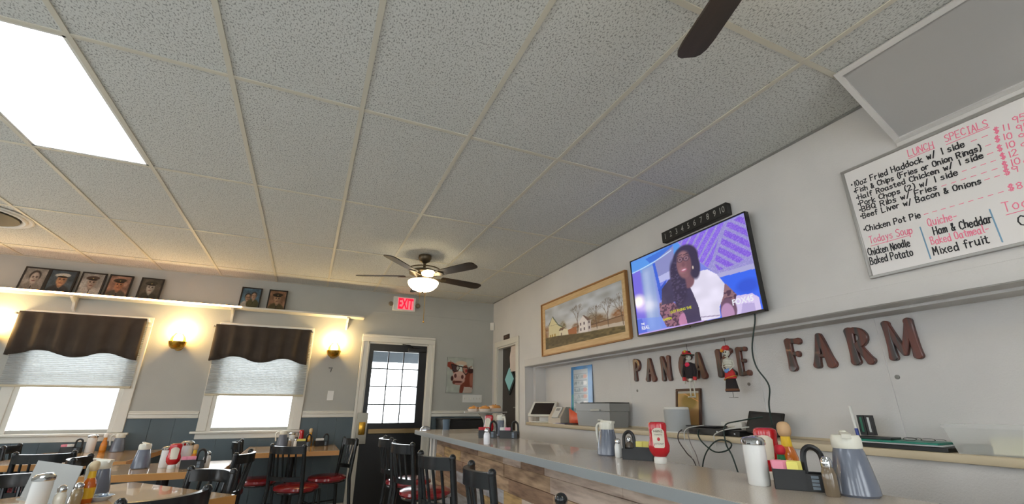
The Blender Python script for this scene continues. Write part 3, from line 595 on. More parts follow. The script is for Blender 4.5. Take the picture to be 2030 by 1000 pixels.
# ------------------------------------------------------------------ television
def tvshow(U, V):
    C = blank(U, (104, 118, 214)); C = C + 0.10 * (noise2(U, V, 6)[..., None] - 0.4)
    # blue left part: canopy, column, swoosh, lamp
    C = over(C, polym(U, V, [(0.0, 1.0), (0.52, 1.0), (0.44, 0.80), (0.30, 0.72), (0, 0.84)]), (74, 146, 226)); C = over(C, polym(U, V, [(0.16, 0.96), (0.44, 1.0), (0.42, 0.90), (0.2, 0.88)]), (48, 104, 206)); C = over(C, polym(U, V, [(0.22, 0.86), (0.44, 0.98), (0.43, 0.62), (0.24, 0.62)]), (128, 134, 184)); C = over(C, polym(U, V, [(0.24, 0.66), (0.44, 0.70), (0.44, 0.6), (0.24, 0.58)]), (176, 182, 222))
    C = over(C, polym(U, V, [(0.0, 0.82), (0.09, 0.86), (0.12, 0.0), (0.0, 0.0)]), (108, 98, 214)); C = over(C, rect(U, V, 0.10, 0.24, 0.0, 0.85, 0.04), (132, 158, 202)); C = over(C, rect(U, V, 0.13, 0.17, 0.05, 0.8, 0.06) * 0.6, (196, 214, 236)); C = over(C, polym(U, V, [(0.225, 0.86), (0.25, 0.86), (0.29, 0.4), (0.26, 0.36)]), (44, 88, 206)); C = over(C, polym(U, V, [(0.25, 0.5), (0.34, 0.6), (0.3, 0.38), (0.26, 0.36)]), (40, 78, 190))
    C = over(C, np.clip(1 - np.abs(V - (0.84 + 0.42 * U ** 2 + 0.05 * U)) / 0.012, 0, 1) * (U < 0.42), (206, 240, 255))
    C = over(C, ell(U, V, 0.035, 0.44, 0.06, 0.075, 0.9), (255, 248, 232)); C = over(C, polym(U, V, [(0, 0), (0.34, 0), (0.26, 0.16), (0, 0.22)]) * 0.6, (104, 142, 232)); C = over(C, polym(U, V, [(0, 0.2), (0.05, 0.2), (0.1, 0), (0, 0)]) * 0.7, (60, 90, 200))
    # purple ribbed wall
    wall = polym(U, V, [(0.48, 1.0), (1.0, 1.0), (1.0, 0.45), (0.75, 0.46), (0.60, 0.72)]); C = over(C, wall, (140, 136, 196))
    A = U * 1.78 - V * 1.05; C = over(C, (np.mod(A * 8.0, 1.0) > 0.32) * polym(U, V, [(0.49, 1.0), (0.86, 1.0), (0.70, 0.56), (0.62, 0.70)]), (124, 88, 218))
    A = U * 1.78 + V * 1.15; C = over(C, (np.mod(A * 7.0, 1.0) > 0.36) * polym(U, V, [(0.88, 0.97), (0.99, 0.99), (0.99, 0.55), (0.90, 0.51), (0.76, 0.50), (0.74, 0.60)]), (118, 80, 208))
    C = over(C, (_ng.random(U.shape) > 0.84) * wall * 0.4, (220, 200, 250))
    C = over(C, polym(U, V, [(0.74, 0.47), (1.0, 0.46), (1.0, 0.40), (0.76, 0.425)]), (166, 166, 206)); C = over(C, polym(U, V, [(0.70, 0.43), (1.0, 0.405), (1.0, 0.0), (0.70, 0.0)]), (40, 92, 232)); C = over(C, ell(U, V, 0.93, 0.26, 0.07, 0.07, 0.6) * 0.6, (26, 62, 190))
    # chair
    C = over(C, polym(U, V, [(0.84, 0.19), (0.95, 0.175), (0.985, 0.12), (0.985, 0.0), (0.80, 0.0), (0.82, 0.12)]), (212, 198, 232)); C = over(C, polym(U, V, [(0.86, 0.0), (0.88, 0.1), (0.95, 0.08), (0.95, 0.0)]) * 0.6, (160, 146, 196))
    leo = np.clip((noise2(U, V, 70) - 0.45) * 6, 0, 1)
    for P, c in (([(0.245, 0.34), (0.24, 0.20), (0.285, 0.03), (0.42, 0.0), (0.475, 0.03), (0.47, 0.10), (0.43, 0.22), (0.36, 0.32)], (138, 92, 100)), ([(0.78, 0.36), (0.80, 0.33), (0.855, 0.20), (0.83, 0.12), (0.74, 0.11), (0.735, 0.2)], (134, 96, 96))): m = polym(U, V, P); C = over(C, m, c); C = over(C, m * leo, (66, 42, 54))
    C = over(C, ell(U, V, 0.785, 0.07, 0.055, 0.12, 0.12), (96, 66, 82)); C = over(C, ell(U, V, 0.775, 0.03, 0.045, 0.11, 0.15), (178, 134, 168)); C = over(C, ell(U, V, 0.445, 0.06, 0.045, 0.09, 0.2), (196, 128, 160))
    # dark top, white front
    C = over(C, polym(U, V, [(0.265, 0.30), (0.285, 0.50), (0.36, 0.585), (0.45, 0.56), (0.55, 0.50), (0.60, 0.2), (0.62, 0.0), (0.47, 0.0), (0.46, 0.12), (0.40, 0.30)]), (52, 46, 70)); C = C * (1 - 0.12 * (noise2(U, V, 22) * polym(U, V, [(0.26, 0.55), (0.58, 0.55), (0.6, 0), (0.4, 0)]))[..., None])
    wht = polym(U, V, [(0.523, 0.462), (0.555, 0.53), (0.61, 0.565), (0.685, 0.553), (0.745, 0.47), (0.788, 0.345), (0.765, 0.22), (0.727, 0.116), (0.722, 0.012), (0.58, 0.006), (0.575, 0.18), (0.55, 0.33)]); C = over(C, wht, (240, 236, 248)); C = C * (1 - 0.10 * (wht * noise2(U, V, 14))[..., None]); C = over(C, seg(U, V, 0.585, 0.055, 0.72, 0.03, 0.006), (150, 138, 160))
    # neck, hair, face
    hair = (40, 34, 52)
    C = over(C, ell(U, V, 0.525, 0.50, 0.05, 0.09, 0.2), (112, 72, 74)); C = over(C, ell(U, V, 0.525, 0.765, 0.108, 0.165, 0.15), hair); C = over(C, ell(U, V, 0.44, 0.53, 0.062, 0.27, 0.25, 0.06), hair); C = over(C, ell(U, V, 0.59, 0.64, 0.045, 0.15, 0.25), hair); C = over(C, ell(U, V, 0.425, 0.30, 0.035, 0.1, 0.4), hair)
    C = over(C, (noise2(U, V, 64) > 0.62) * ell(U, V, 0.44, 0.50, 0.065, 0.28, 0.3) * 0.5, (86, 74, 104))
    C = over(C, ell(U, V, 0.508, 0.70, 0.062, 0.165, 0.18), (124, 82, 80)); C = over(C, ell(U, V, 0.508, 0.82, 0.042, 0.045, 0.9) * 0.5, (160, 116, 112)); C = over(C, ell(U, V, 0.49, 0.64, 0.03, 0.04, 0.9) * 0.35, (176, 122, 120)); C = over(C, ell(U, V, 0.55, 0.68, 0.022, 0.12, 0.9) * 0.4, (84, 54, 58))
    for x, y in ((0.482, 0.775), (0.535, 0.765)):
        C = over(C, ell(U, V, x, y, 0.026, 0.034, 0.25), (44, 30, 38)); C = over(C, ell(U, V, x, y, 0.021, 0.027, 0.35), (132, 98, 102)); C = over(C, ell(U, V, x, y, 0.007, 0.010, 0.7), (52, 34, 40)); C = over(C, seg(U, V, x - 0.02, y + 0.05, x + 0.02, y + 0.052, 0.006, 1.78), (52, 36, 42))
    C = over(C, seg(U, V, 0.505, 0.775, 0.512, 0.772, 0.006, 1.78), (44, 30, 38)); C = over(C, ell(U, V, 0.505, 0.705, 0.015, 0.03, 0.8) * 0.7, (100, 62, 64)); C = over(C, ell(U, V, 0.502, 0.637, 0.026, 0.02, 0.4), (166, 84, 100)); C = over(C, ell(U, V, 0.502, 0.640, 0.018, 0.007, 0.6), (232, 214, 214)); C = over(C, ell(U, V, 0.578, 0.63, 0.006, 0.02, 0.5), (214, 196, 170))
    C = over(C, rect(U, V, 0.0, 0.6, 0.0, 0.016, 0.01), (196, 164, 226))
    return C * 0.88 + np.array((0.10, 0.09, 0.13))
TW, TH = 1.145, 0.648
t = thing('television', 'large flat wall television showing a talk show', 'television', (2.425, 2.848, 1.738), M=RW); t.rotation_euler = (RW @ Euler((math.radians(1.0), 0, 0)).to_matrix()).to_euler()
obj('bezel', B().b2(0, TW, 0, 0.012, 0, 0.012).b2(0, TW, TH - 0.008, TH, 0, 0.012).b2(0, 0.008, 0, TH, 0, 0.012).b2(TW - 0.008, TW, 0, TH, 0, 0.012).b2(0, TW, 0, TH, -0.022, 0.0).b2(0.48, 0.56, -0.008, 0.0, 0.0, 0.012), M_BLACKP, t)
obj('rear_housing', B().b2(0.06, TW - 0.06, 0.03, TH - 0.18, -0.048, -0.022, 0.008), M_BLACKP, t)
sc = paint('screen', TW - 0.016, TH - 0.02, 300, 168, tvshow, vcol('tv_screen', 0.12, 0.95), t, (0, 0, 0.004), 0.008, 0.012)
ML = glow('tv_white_text', (240, 240, 250), 0.9); MY = glow('tv_yellow_text', (226, 226, 60), 0.8)
obj('channel_logo', text_mesh('FOX45', 0.052, 0.0016, align='LEFT'), ML, sc, (0.93, 0.075, 0.003))
obj('caption', text_mesh('THE', 0.022, 0.001, align='LEFT'), ML, sc, (0.055, 0.085, 0.003)); obj('caption', text_mesh('REAL', 0.04, 0.001, align='LEFT'), ML, sc, (0.055, 0.048, 0.003))
obj('caption', text_mesh('I JUST FIXING THE', 0.026, 0.0006, align='LEFT'), MY, sc, (0.385, 0.122, 0.003)); obj('caption', text_mesh('HAPPEN', 0.026, 0.0006, align='LEFT'), MY, sc, (0.30, 0.078, 0.003))
obj('wall_bracket', B().b2(0.4, 0.74, 0.2, 0.4, -0.062, -0.045), M_BLACKP, t)
# number board above the television
t = thing('number_board', 'black wooden board with numbers 1 to 10 above the television', 'sign', (2.47, 2.48, 2.437), M=RW); t.rotation_euler = (RW @ Euler((0, 0, 0)).to_matrix()).to_euler()
obj('board', B().b2(0, 0.625, 0, 0.088, -0.018, 0.03, 0.003), mat('black_board', (30, 30, 28), 0.5), t)
M_NUM = mat('number_paint', (176, 176, 168), 0.5)
for k in range(10): o = obj('numeral', text_mesh(str(k + 1), 0.066), M_NUM, t, (0.04 + 0.0605 * k, 0.022, 0.0306)); o.scale = (0.75, 1, 1)
# farm picture
def farm(U, V):
    C = blank(U, (196, 198, 198)); C = C * 0.78 + 0.30 * (noise2(U, V, 5) * 0.55 + noise2(U, V, 12) * 0.45)[..., None] * np.array((0.93, 0.98, 1.12))
    warm = np.clip((0.62 - V) / 0.45, 0, 1)[..., None]; C = C * (1 - 0.55 * warm) + 0.55 * warm * np.array((226, 206, 180)) / 255
    n40 = noise2(U, V, 48); gl = 0.29 - 0.17 * np.clip(U, 0, 1) + 0.008 * np.sin(U * 9)
    for cx, cy, rx, ry, c in ((0.66, 0.36, 0.10, 0.17, (116, 94, 66)), (0.74, 0.33, 0.09, 0.14, (132, 104, 78)), (0.96, 0.32, 0.09, 0.16, (150, 98, 62)), (0.02, 0.40, 0.05, 0.16, (140, 96, 60)), (0.27, 0.42, 0.05, 0.14, (118, 104, 70)), (0.45, 0.33, 0.05, 0.10, (136, 104, 80))): C = over(C, ell(U, V, cx, cy, rx, ry, 0.5) * (0.35 + 0.75 * n40), c)
    C = over(C, polym(U, V, [(0.32, 0.33), (0.46, 0.36), (0.46, 0.2), (0.32, 0.2)]), (172, 110, 74)); C = over(C, polym(U, V, [(0.62, 0.29), (1, 0.30), (1, 0.1), (0.62, 0.15)]), (158, 126, 100)); C = over(C, polym(U, V, [(0.62, 0.24), (1, 0.20), (1, 0.1), (0.62, 0.15)]), (204, 190, 176)); C = over(C, seg(U, V, 0.63, 0.30, 0.99, 0.315, 0.01, 2.6), (104, 76, 58))
    # bare trees
    def tree(x, y0, h, seed, lean=0.0):
        nonlocal C; r = random.Random(seed)
        def br(x, y, a, L, w, d):
            nonlocal C
            x2, y2 = x + math.sin(a) * L / 2.6, y + math.cos(a) * L; C = over(C, seg(U, V, x, y, x2, y2, w, 2.6) * (0.8 if d > 1 else 0.5), (98, 80, 68))
            if d > 0:
                for k in range(3): br(x2, y2, a + (k - 1) * 0.42 + r.uniform(-0.2, 0.2), L * r.uniform(0.55, 0.72), max(w * 0.62, 0.0028), d - 1)
        br(x, y0, lean, h, 0.011, 4)
    tree(0.475, 0.21, 0.24, 5); tree(0.71, 0.2, 0.20, 8, -0.1); tree(0.835, 0.18, 0.22, 11, -0.05); tree(0.985, 0.14, 0.24, 14, -0.15)
    # barn
    C = over(C, polym(U, V, [(0.055, 0.27), (0.055, 0.55), (0.12, 0.76), (0.20, 0.53), (0.255, 0.46), (0.255, 0.25)]), (216, 206, 166)); C = over(C, polym(U, V, [(0.12, 0.77), (0.112, 0.75), (0.045, 0.56), (0.06, 0.55)]), (118, 118, 100)); C = over(C, polym(U, V, [(0.12, 0.78), (0.205, 0.54), (0.27, 0.45), (0.255, 0.44), (0.20, 0.51), (0.118, 0.74)]), (92, 104, 88)); C = over(C, polym(U, V, [(0.055, 0.56), (0.2, 0.545), (0.2, 0.535), (0.055, 0.55)]), (176, 164, 130))
    for x in (0.08, 0.11, 0.15): C = over(C, rect(U, V, x - 0.01, x + 0.01, 0.26, 0.33, 0.006), (170, 140, 70))
    C = over(C, polym(U, V, [(0.22, 0.24), (0.22, 0.36), (0.265, 0.40), (0.34, 0.36), (0.35, 0.22)]), (226, 216, 190)); C = over(C, polym(U, V, [(0.21, 0.37), (0.235, 0.43), (0.30, 0.42), (0.27, 0.36)]), (112, 88, 70)); C = over(C, rect(U, V, 0.24, 0.255, 0.25, 0.31, 0.004), (120, 104, 88))
    # house
    C = over(C, polym(U, V, [(0.495, 0.18), (0.495, 0.44), (0.545, 0.54), (0.56, 0.54), (0.64, 0.41), (0.64, 0.16)]), (232, 224, 222)); C = over(C, polym(U, V, [(0.543, 0.56), (0.565, 0.55), (0.648, 0.41), (0.60, 0.42)]), (116, 92, 84)); C = over(C, polym(U, V, [(0.60, 0.42), (0.64, 0.41), (0.64, 0.16), (0.60, 0.17)]), (210, 200, 200))
    for x in (0.515, 0.56, 0.62):
        for y in (0.26, 0.38): C = over(C, rect(U, V, x - 0.008, x + 0.008, y - 0.03, y + 0.03, 0.004), (112, 98, 104))
    gr = np.clip((gl - V) / 0.015, 0, 1); C = over(C, gr, (126, 110, 76)); C = C * (1 - 0.35 * (gr * noise2(U, V, 34))[..., None]); C = over(C, gr * ell(U, V, 0.28, 0.15, 0.3, 0.09, 0.6) * 0.6, (88, 76, 54))
    return C * 1.06 + 0.02
PW, PH = 1.61, 0.618; fr = 0.075
t = thing('farm_picture', 'wide oak-framed picture of a farmhouse and barn', 'picture', (2.488, 4.60, 1.742), M=RW)
M_OAK = mat('oak_frame', (222, 190, 142), 0.5, vary=(5, (208, 172, 122), 5), stretch=(1, 8, 1)); M_OAKD = mat('oak_frame_edge', (168, 120, 70), 0.5)
for a in ((0, PW, 0, fr), (0, PW, PH - fr, PH), (0, fr, fr, PH - fr), (PW - fr, PW, fr, PH - fr)): obj('mat_board', B().b2(a[0] + 0.012 * (a[0] == 0), a[1] - 0.012 * (a[1] == PW), a[2] + 0.012 * (a[2] == 0), a[3] - 0.012 * (a[3] == PH), 0.012, 0.018), M_OAK, t)
for a in ((0, PW, 0, 0.014), (0, PW, PH - 0.014, PH), (0, 0.014, 0.014, PH - 0.014), (PW - 0.014, PW, 0.014, PH - 0.014)): obj('frame_rail', B().b2(*a, 0, 0.034, 0.002), M_OAKD, t)
paint('painting', PW - 2 * fr, PH - 2 * fr, 300, 120, farm, vcol('printed_paper', 0.35), t, (0, 0, 0.014), fr, fr)
obj('backing', B().b2(0.01, PW - 0.01, 0.01, PH - 0.01, 0.0, 0.011), M_OAKD, t)
# ------------------------------------------------------------------ whiteboard with handwritten menu
GL = {'A': '0,0 2,8 4,0;1,3 3,3', 'B': '0,0 0,8 2.6,8 3.6,6.2 2.6,4.2 0,4.2 2.9,4 4,2 2.9,0 0,0', 'C': '4,6.8 2.5,8 .8,7 0,4 .8,1 2.5,0 4,1.2', 'D': '0,0 0,8 2.4,7.4 4,4 2.4,.6 0,0', 'E': '4,8 0,8 0,0 4,0;0,4 3,4', 'F': '4,8 0,8 0,0;0,4.2 3,4.2', 'H': '0,0 0,8;4,0 4,8;0,4 4,4', 'I': '1,0 3,0;2,0 2,8;1,8 3,8', 'L': '0,8 0,0 4,0', 'M': '0,0 .4,8 2,3 3.6,8 4,0', 'N': '0,0 0,8 4,0 4,8', 'O': '2,8 .3,6.6 0,4 .5,1 2,0 3.6,1 4,4 3.6,7 2,8', 'P': '0,0 0,8 3,8 4,6 3,4 0,4', 'Q': '2,8 .3,6.6 0,4 .5,1 2,0 3.6,1 4,4 3.6,7 2,8;2.6,2 4.4,-.6', 'R': '0,0 0,8 3,8 4,6.2 3,4.2 0,4.2;1.8,4.2 4,0', 'S': '3.8,7 2.2,8 .4,7 .4,5.2 3.6,3 3.7,1 2,0 0,1', 'T': '0,8 4,8;2,8 2,0', 'U': '0,8 0,2 1.2,0 2.8,0 4,2 4,8',
 'a': '3.4,4 2,5 .4,4 0,2 .8,0 2,0 3.2,1.4 3.4,4.8 3.2,1 4,0', 'b': '0,8 0,0;0,2 1,4.6 2.8,4.8 3.6,2.6 2.8,.2 1,0 0,1.4', 'c': '3.4,4.2 2,5 .5,4 0,2 .8,.3 2.2,0 3.4,.9', 'd': '3.4,3.6 2,4.8 .5,4 0,2 .8,0 2.2,.2 3.4,1.6;3.4,8 3.4,0', 'e': '0,2.6 3.4,2.9 3,4.5 1.6,5 .3,4 0,2 .8,.2 2.2,0 3.5,1', 'f': '3.2,7 2.2,8 1.2,7 1.2,0;0,4.6 2.6,4.6', 'g': '3.4,4 2,5 .4,4 0,2.4 .8,.6 2.2,.6 3.4,2;3.4,5 3.2,-1.6 1.8,-3 .2,-2.2', 'h': '0,8 0,0;0,2.6 1.4,4.8 3,4.4 3.2,2.6 3.2,0', 'i': '1,5 1,0;1,6.6 1,7', 'k': '0,8 0,0;3,4.8 0,2.2 3.2,0', 'l': '1,8 1,.8 1.8,0', 'm': '0,5 0,0;0,3.4 1,4.9 2,4.2 2,0;2,3.4 3,4.9 4,4.2 4,0', 'n': '0,5 0,0;0,3 1.4,4.9 2.9,4.2 3.1,0', 'o': '1.8,5 .4,4 0,2.4 .6,.4 1.8,0 3,.6 3.5,2.6 3,4.4 1.8,5', 'p': '0,5 0,-3;0,3 1.2,4.8 2.8,4.6 3.5,2.6 2.6,.4 1,.2 0,1.6', 'q': '3.4,4 2,5 .4,4 0,2.4 .8,.6 2.2,.6 3.4,2;3.4,5 3.4,-3', 'r': '0,5 0,0;0,3 1.2,4.7 2.6,4.6', 's': '3,4.4 1.6,5 .4,4.2 .8,3 2.6,2.2 2.8,.8 1.4,0 0,.7', 't': '1.4,7 1.4,.8 2.4,0 3,.4;0,5 2.8,5', 'u': '0,5 0,1.2 1,0 2.2,.4 3.2,2;3.2,5 3.2,0', 'v': '0,5 1.6,0 3.2,5', 'w': '0,5 .9,0 2,3.6 3.1,0 4,5', 'x': '0,5 3.2,0;3.2,5 0,0', 'y': '0,5 1.6,1;3.2,5 1.2,-2 0,-3', 'z': '0,5 3,5 0,0 3.2,0',
 '0': '2,8 .4,6.6 .2,3 1,.4 2,0 3.2,.8 3.7,4 3.2,7.2 2,8', '1': '2,8 2,0', '2': '.2,6.4 1.4,8 3.2,7.4 3.4,5.4 0,0 3.8,0', '5': '3.6,8 .6,8 .4,4.8 2.2,5.2 3.6,3.6 3,.8 1.4,0 0,.8', '8': '2,8 .5,6.6 1,4.8 3,3.4 3.4,1.2 2,0 .6,1 .8,3 3,5 3.4,6.8 2,8', '9': '3.6,6.6 2,8 .5,6.8 .5,5 2,4 3.5,5.2 3.6,6.8 3.2,0', '$': '3.6,6.6 2,7.4 .5,6.4 .8,4.8 3.4,3.2 3.4,1.4 2,.6 .4,1.4;1.6,8.6 1.6,-.6;2.6,8.6 2.6,-.6', '(': '2,9 .8,6.5 .8,2 2,-1', ')': '.8,9 2,6.5 2,2 .8,-1', '/': '.2,-.6 3,8.4', '&': '3.8,0 .8,5.6 1,7.4 2.2,7.4 2.4,5.6 .3,2.4 .6,.4 2,0 3.8,3.4', '-': '.4,3 3.2,3.2', '.': '.6,3.6 1.6,3.6;.7,3 1.5,3;.7,4.2 1.5,4.2', ' ': ''}
def handwriting(lines, name, m, parent, z, w=0.0042):
    rr = random.Random(len(name) * 7)
    for (s, u0, v0, u1, v1, cap) in lines:
        adv = []; g = B(); kz = 0
        for ch in s:
            G = GL[ch]; mx = max([float(p.split(',')[0]) for st in G.split(';') for p in st.split()] or [2.2]); adv.append(mx + 1.5)
        tot = sum(adv) - 1.5; L = math.hypot(u1 - u0, v1 - v0); ex = L / tot; ey = cap / 8.0; du, dv = (u1 - u0) / L, (v1 - v0) / L; x = 0.0
        for ch, ad in zip(s, adv):
            jy = rr.uniform(-0.5, 0.5)
            for st in GL[ch].split(';'):
                P = [tuple(map(float, p.split(','))) for p in st.split()]
                if len(P) < 2: continue
                Q = []
                for (px, py) in P:
                    a, b = (x + px + rr.uniform(-.12, .12)) * ex, (py + jy + rr.uniform(-.15, .15)) * ey; Q.append(Vector((u0 + du * a - dv * b, v0 + dv * a + du * b, z)))
                for p, q in zip(Q[:-1], Q[1:]):
                    d = (q - p); 
                    if d.length < 1e-6: continue
                    d.normalize(); n = Vector((-d.y, d.x, 0)) * w / 2; e = d * w * 0.4; kz += 1; zz = Vector((0, 0, 1.2e-5 * kz)); g.quad([p - e + n + zz, p - e - n + zz, q + e - n + zz, q + e + n + zz])
            x += ad
        obj(name, g, m, parent)
t = thing('whiteboard', 'whiteboard with handwritten lunch specials menu', 'whiteboard', (2.488, 1.163, 1.80), M=RW)
BW, BH = 1.215, 0.60; M_ALU = mat('brushed_aluminium', (176, 174, 170), 0.35, 0.6)
obj('writing_surface', B().b2(0.004, BW - 0.004, 0.004, BH - 0.004, 0.0, 0.008), mat('whiteboard_enamel', (232, 228, 226), 0.25), t)
for a in ((0, BW, 0, 0.014), (0, BW, BH - 0.014, BH), (0, 0.014, 0.014, BH - 0.014), (BW - 0.014, BW, 0.014, BH - 0.014)): obj('frame_rail', B().b2(*a, 0, 0.016, 0.002), M_ALU, t)
K = mat('black_marker', (34, 34, 40), 0.6); PK = mat('pink_marker', (244, 128, 158), 0.6); BLm = mat('blue_marker', (120, 160, 190), 0.6)
handwriting([('.10oz Fried Haddock w/ 1 side', .03, .495, .484, .480, .030), ('.Fish & Chips (Fries or Onion Rings)', .034, .457, .527, .434, .027), ('.Half Roasted Chicken w/ 1 side', .036, .419, .524, .400, .026), ('.Pork Chops (2) w/ 1 side', .035, .383, .431, .364, .027), ('.BBQ Ribs w/ Fries', .034, .350, .349, .332, .027), ('.Beef Liver w/ Bacon & Onions', .031, .315, .489, .294, .027), ('.Chicken Pot Pie', .028, .243, .262, .227, .029),
             ('Chicken Noodle', .020, .118, .192, .112, .036), ('Baked Potato', .018, .070, .192, .064, .036), ('Ham & Cheddar', .288, .131, .477, .121, .036), ('Mixed fruit', .264, .044, .446, .040, .036), ('C', .545, .077, .566, .077, .04)], 'black_handwriting', K, t, 0.0086, 0.0048)
handwriting([('LUNCH', .293, .536, .388, .529, .034), ('SPECIALS', .432, .534, .572, .524, .034), ('$11', .579, .484, .624, .478, .026), ('$10', .572, .444, .622, .438, .026), ('$10', .568, .403, .620, .399, .026), ('$12', .568, .364, .617, .361, .026), ('$10', .563, .328, .614, .324, .026), ('$9', .559, .296, .600, .293, .026), ('$8', .553, .226, .592, .223, .026),
             ('95', .640, .492, .675, .489, .030), ('95', .640, .452, .675, .449, .030), ('95', .636, .412, .675, .409, .030), ('95', .632, .374, .672, .371, .030), ('95', .632, .336, .672, .333, .030), ('95', .620, .304, .662, .301, .030), ('95', .612, .234, .652, .231, .030),
             ('Todays Soup', .040, .176, .216, .168, .036), ('Quiche-', .278, .178, .378, .172, .036), ('Baked Oatmeal-', .268, .092, .458, .086, .034), ('Todays', .520, .150, .66, .146, .04)], 'pink_handwriting', PK, t, 0.0086, 0.0036)
g = B()
def dash(u0, v0, u1, v1, n, w=0.003):
    for k in range(n):
        a, b = (k + 0.2) / n, (k + 0.75) / n; g.b2(u0 + (u1 - u0) * a, u0 + (u1 - u0) * b, v0 + (v1 - v0) * a - w / 2, v0 + (v1 - v0) * a + w / 2, 0.0082, 0.0086)
dash(.50, .49, .57, .488, 2); dash(.535, .446, .568, .444, 1); dash(.53, .408, .565, .406, 1); dash(.44, .374, .562, .37, 4); dash(.36, .34, .558, .334, 6); dash(.495, .304, .555, .302, 2); dash(.27, .238, .548, .232, 9)
for a in ((.29, .392, .526), (.43, .575, .52), (.04, .2, .162), (.52, .66, .135)): g.b2(a[0], a[1], a[2] - .0015, a[2] + .0015, 0.0082, 0.0086)
obj('pink_underlines', g, PK, t)
obj('divider_line', B().b2(.246, .251, .03, .187, 0.0082, 0.0086), BLm, t); obj('divider_line', B().b2(.480, .485, .03, .178, 0.0082, 0.0086), BLm, t)
# ------------------------------------------------------------------ wooden letters PANCAKE FARM
M_LET = mat('stained_wood_letters', (104, 52, 40), 0.4, vary=(16, (58, 54, 54), 4, (0.42, 0.62)), stretch=(3.2, 0.22, 1), coat=0.2)
def stroke2(g, pts, ws, z0=0.0, z1=0.022):
    """flared flat bar along pts with half widths ws, extruded off the wall, rounded ends"""
    P = [Vector((x, y)) for x, y in pts]; Lf, Rt = [], []
    for i, p in enumerate(P):
        d = (P[min(i + 1, len(P) - 1)] - P[max(0, i - 1)]).normalized(); n = Vector((-d.y, d.x)); Lf.append(p + n * ws[i]); Rt.append(p - n * ws[i])
    d0 = (P[0] - P[1]).normalized(); d1 = (P[-1] - P[-2]).normalized()
    def cap(c, d, w, s): 
        n = Vector((-d.y, d.x)); return [c + d * (w * 0.8 * math.sin(a)) + n * (w * math.cos(a)) for a in (math.pi * k / 6 for k in range(1, 6))]
    poly = Lf + cap(P[-1], d1, ws[-1], 1) + list(reversed(Rt)) + cap(P[0], d0, ws[0], 1)
    e = 0.004
    a = g.ring([(p.x, p.y, z0) for p in poly]); b = g.ring([(p.x, p.y, z1 - e) for p in poly]); c0 = sum(poly, Vector((0, 0))) / len(poly)
    # small chamfer towards the stroke axis
    ins = []
    n = len(poly)
    for k in range(n):
        t1 = (poly[(k + 1) % n] - poly[k - 1]); t1 = t1.normalized() if t1.length > 1e-9 else Vector((1, 0)); ins.append(poly[k] + Vector((t1.y, -t1.x)) * -e * -1)
    c = g.ring([(p.x, p.y, z1) for p in ins]); g.skin([a, b, c])
def bar(x0, y0, x1, y1, w0=.2, w1=.2, wm=.135):
    n = 8; P = []; Wd = []
    for k in range(n + 1):
        s = k / n; P.append((x0 + (x1 - x0) * s, y0 + (y1 - y0) * s)); e = abs(2 * s - 1) ** 3; Wd.append(wm + ((w0 if s < .5 else w1) - wm) * e)
    return P, Wd
def arc(cx, cy, rx, ry, a0, a1, w0, wm, w1):
    n = 12; P = []; Wd = []
    for k in range(n + 1):
        s = k / n; a = math.radians(a0 + (a1 - a0) * s); P.append((cx + rx * math.cos(a), cy + ry * math.sin(a))); Wd.append(w0 + (wm - w0) * math.sin(math.pi * s) if s < .5 else w1 + (wm - w1) * math.sin(math.pi * s))
    return P, Wd
# unit box: width 1, height 2
LET = {'P': [bar(.25, .18, .25, 1.82, .22, .2, .17), arc(.38, 1.40, .42, .42, 95, -95, .12, .2, .10)],
 'A': [bar(.18, .14, .5, 1.84, .2, .15, .14), bar(.82, .14, .5, 1.84, .24, .15, .18), bar(.3, .66, .7, .66, .09, .09, .09)],
 'N': [bar(.18, .16, .18, 1.84, .18, .18, .14), bar(.82, .16, .82, 1.84, .18, .18, .13), bar(.2, 1.8, .8, .2, .16, .16, .16)],
 'C': [arc(.62, 1.0, .46, .84, 52, 308, .2, .22, .2)],
 'K': [bar(.2, .16, .2, 1.84, .2, .2, .18), bar(.3, .95, .82, 1.82, .14, .2, .14), bar(.36, 1.1, .86, .16, .14, .22, .17)],
 'E': [bar(.24, .18, .24, 1.82, .2, .2, .19), bar(.24, 1.82, .8, 1.78, .16, .17, .14), bar(.24, .18, .84, .22, .16, .2, .14), bar(.24, 1.02, .62, 1.02, .11, .14, .1)],
 'F': [bar(.28, .18, .26, 1.82, .24, .2, .18), bar(.26, 1.82, .86, 1.74, .16, .18, .14), bar(.26, 1.06, .7, .98, .12, .16, .11)],
 'R': [bar(.2, .18, .2, 1.82, .22, .22, .17), arc(.34, 1.42, .42, .40, 95, -95, .14, .2, .12), bar(.42, 1.02, .84, .16, .15, .2, .16)],
 'M': [bar(.14, .16, .16, 1.82, .17, .16, .12), bar(.86, .16, .84, 1.82, .17, .16, .14), bar(.16, 1.78, .5, .3, .14, .1, .13), bar(.84, 1.78, .5, .3, .14, .1, .12)]}
def letter(ch, y, w, h, z, label, tilt=0.0):
    t = thing('wooden_letter', label, 'letter', (XN - 0.001, y, z), M=RW, group='wooden letters on the niche wall')
    g = B()
    for k, (P, Wd) in enumerate(LET[ch]):
        sx, sy = w, h / 2.0; us = min(sx, sy * 1.15)
        stroke2(g, [(x * sx, yy * sy) for x, yy in P], [q * us for q in Wd], 0.0, 0.024 - 0.0004 * k)
    obj('letter_body', g, M_LET, t)
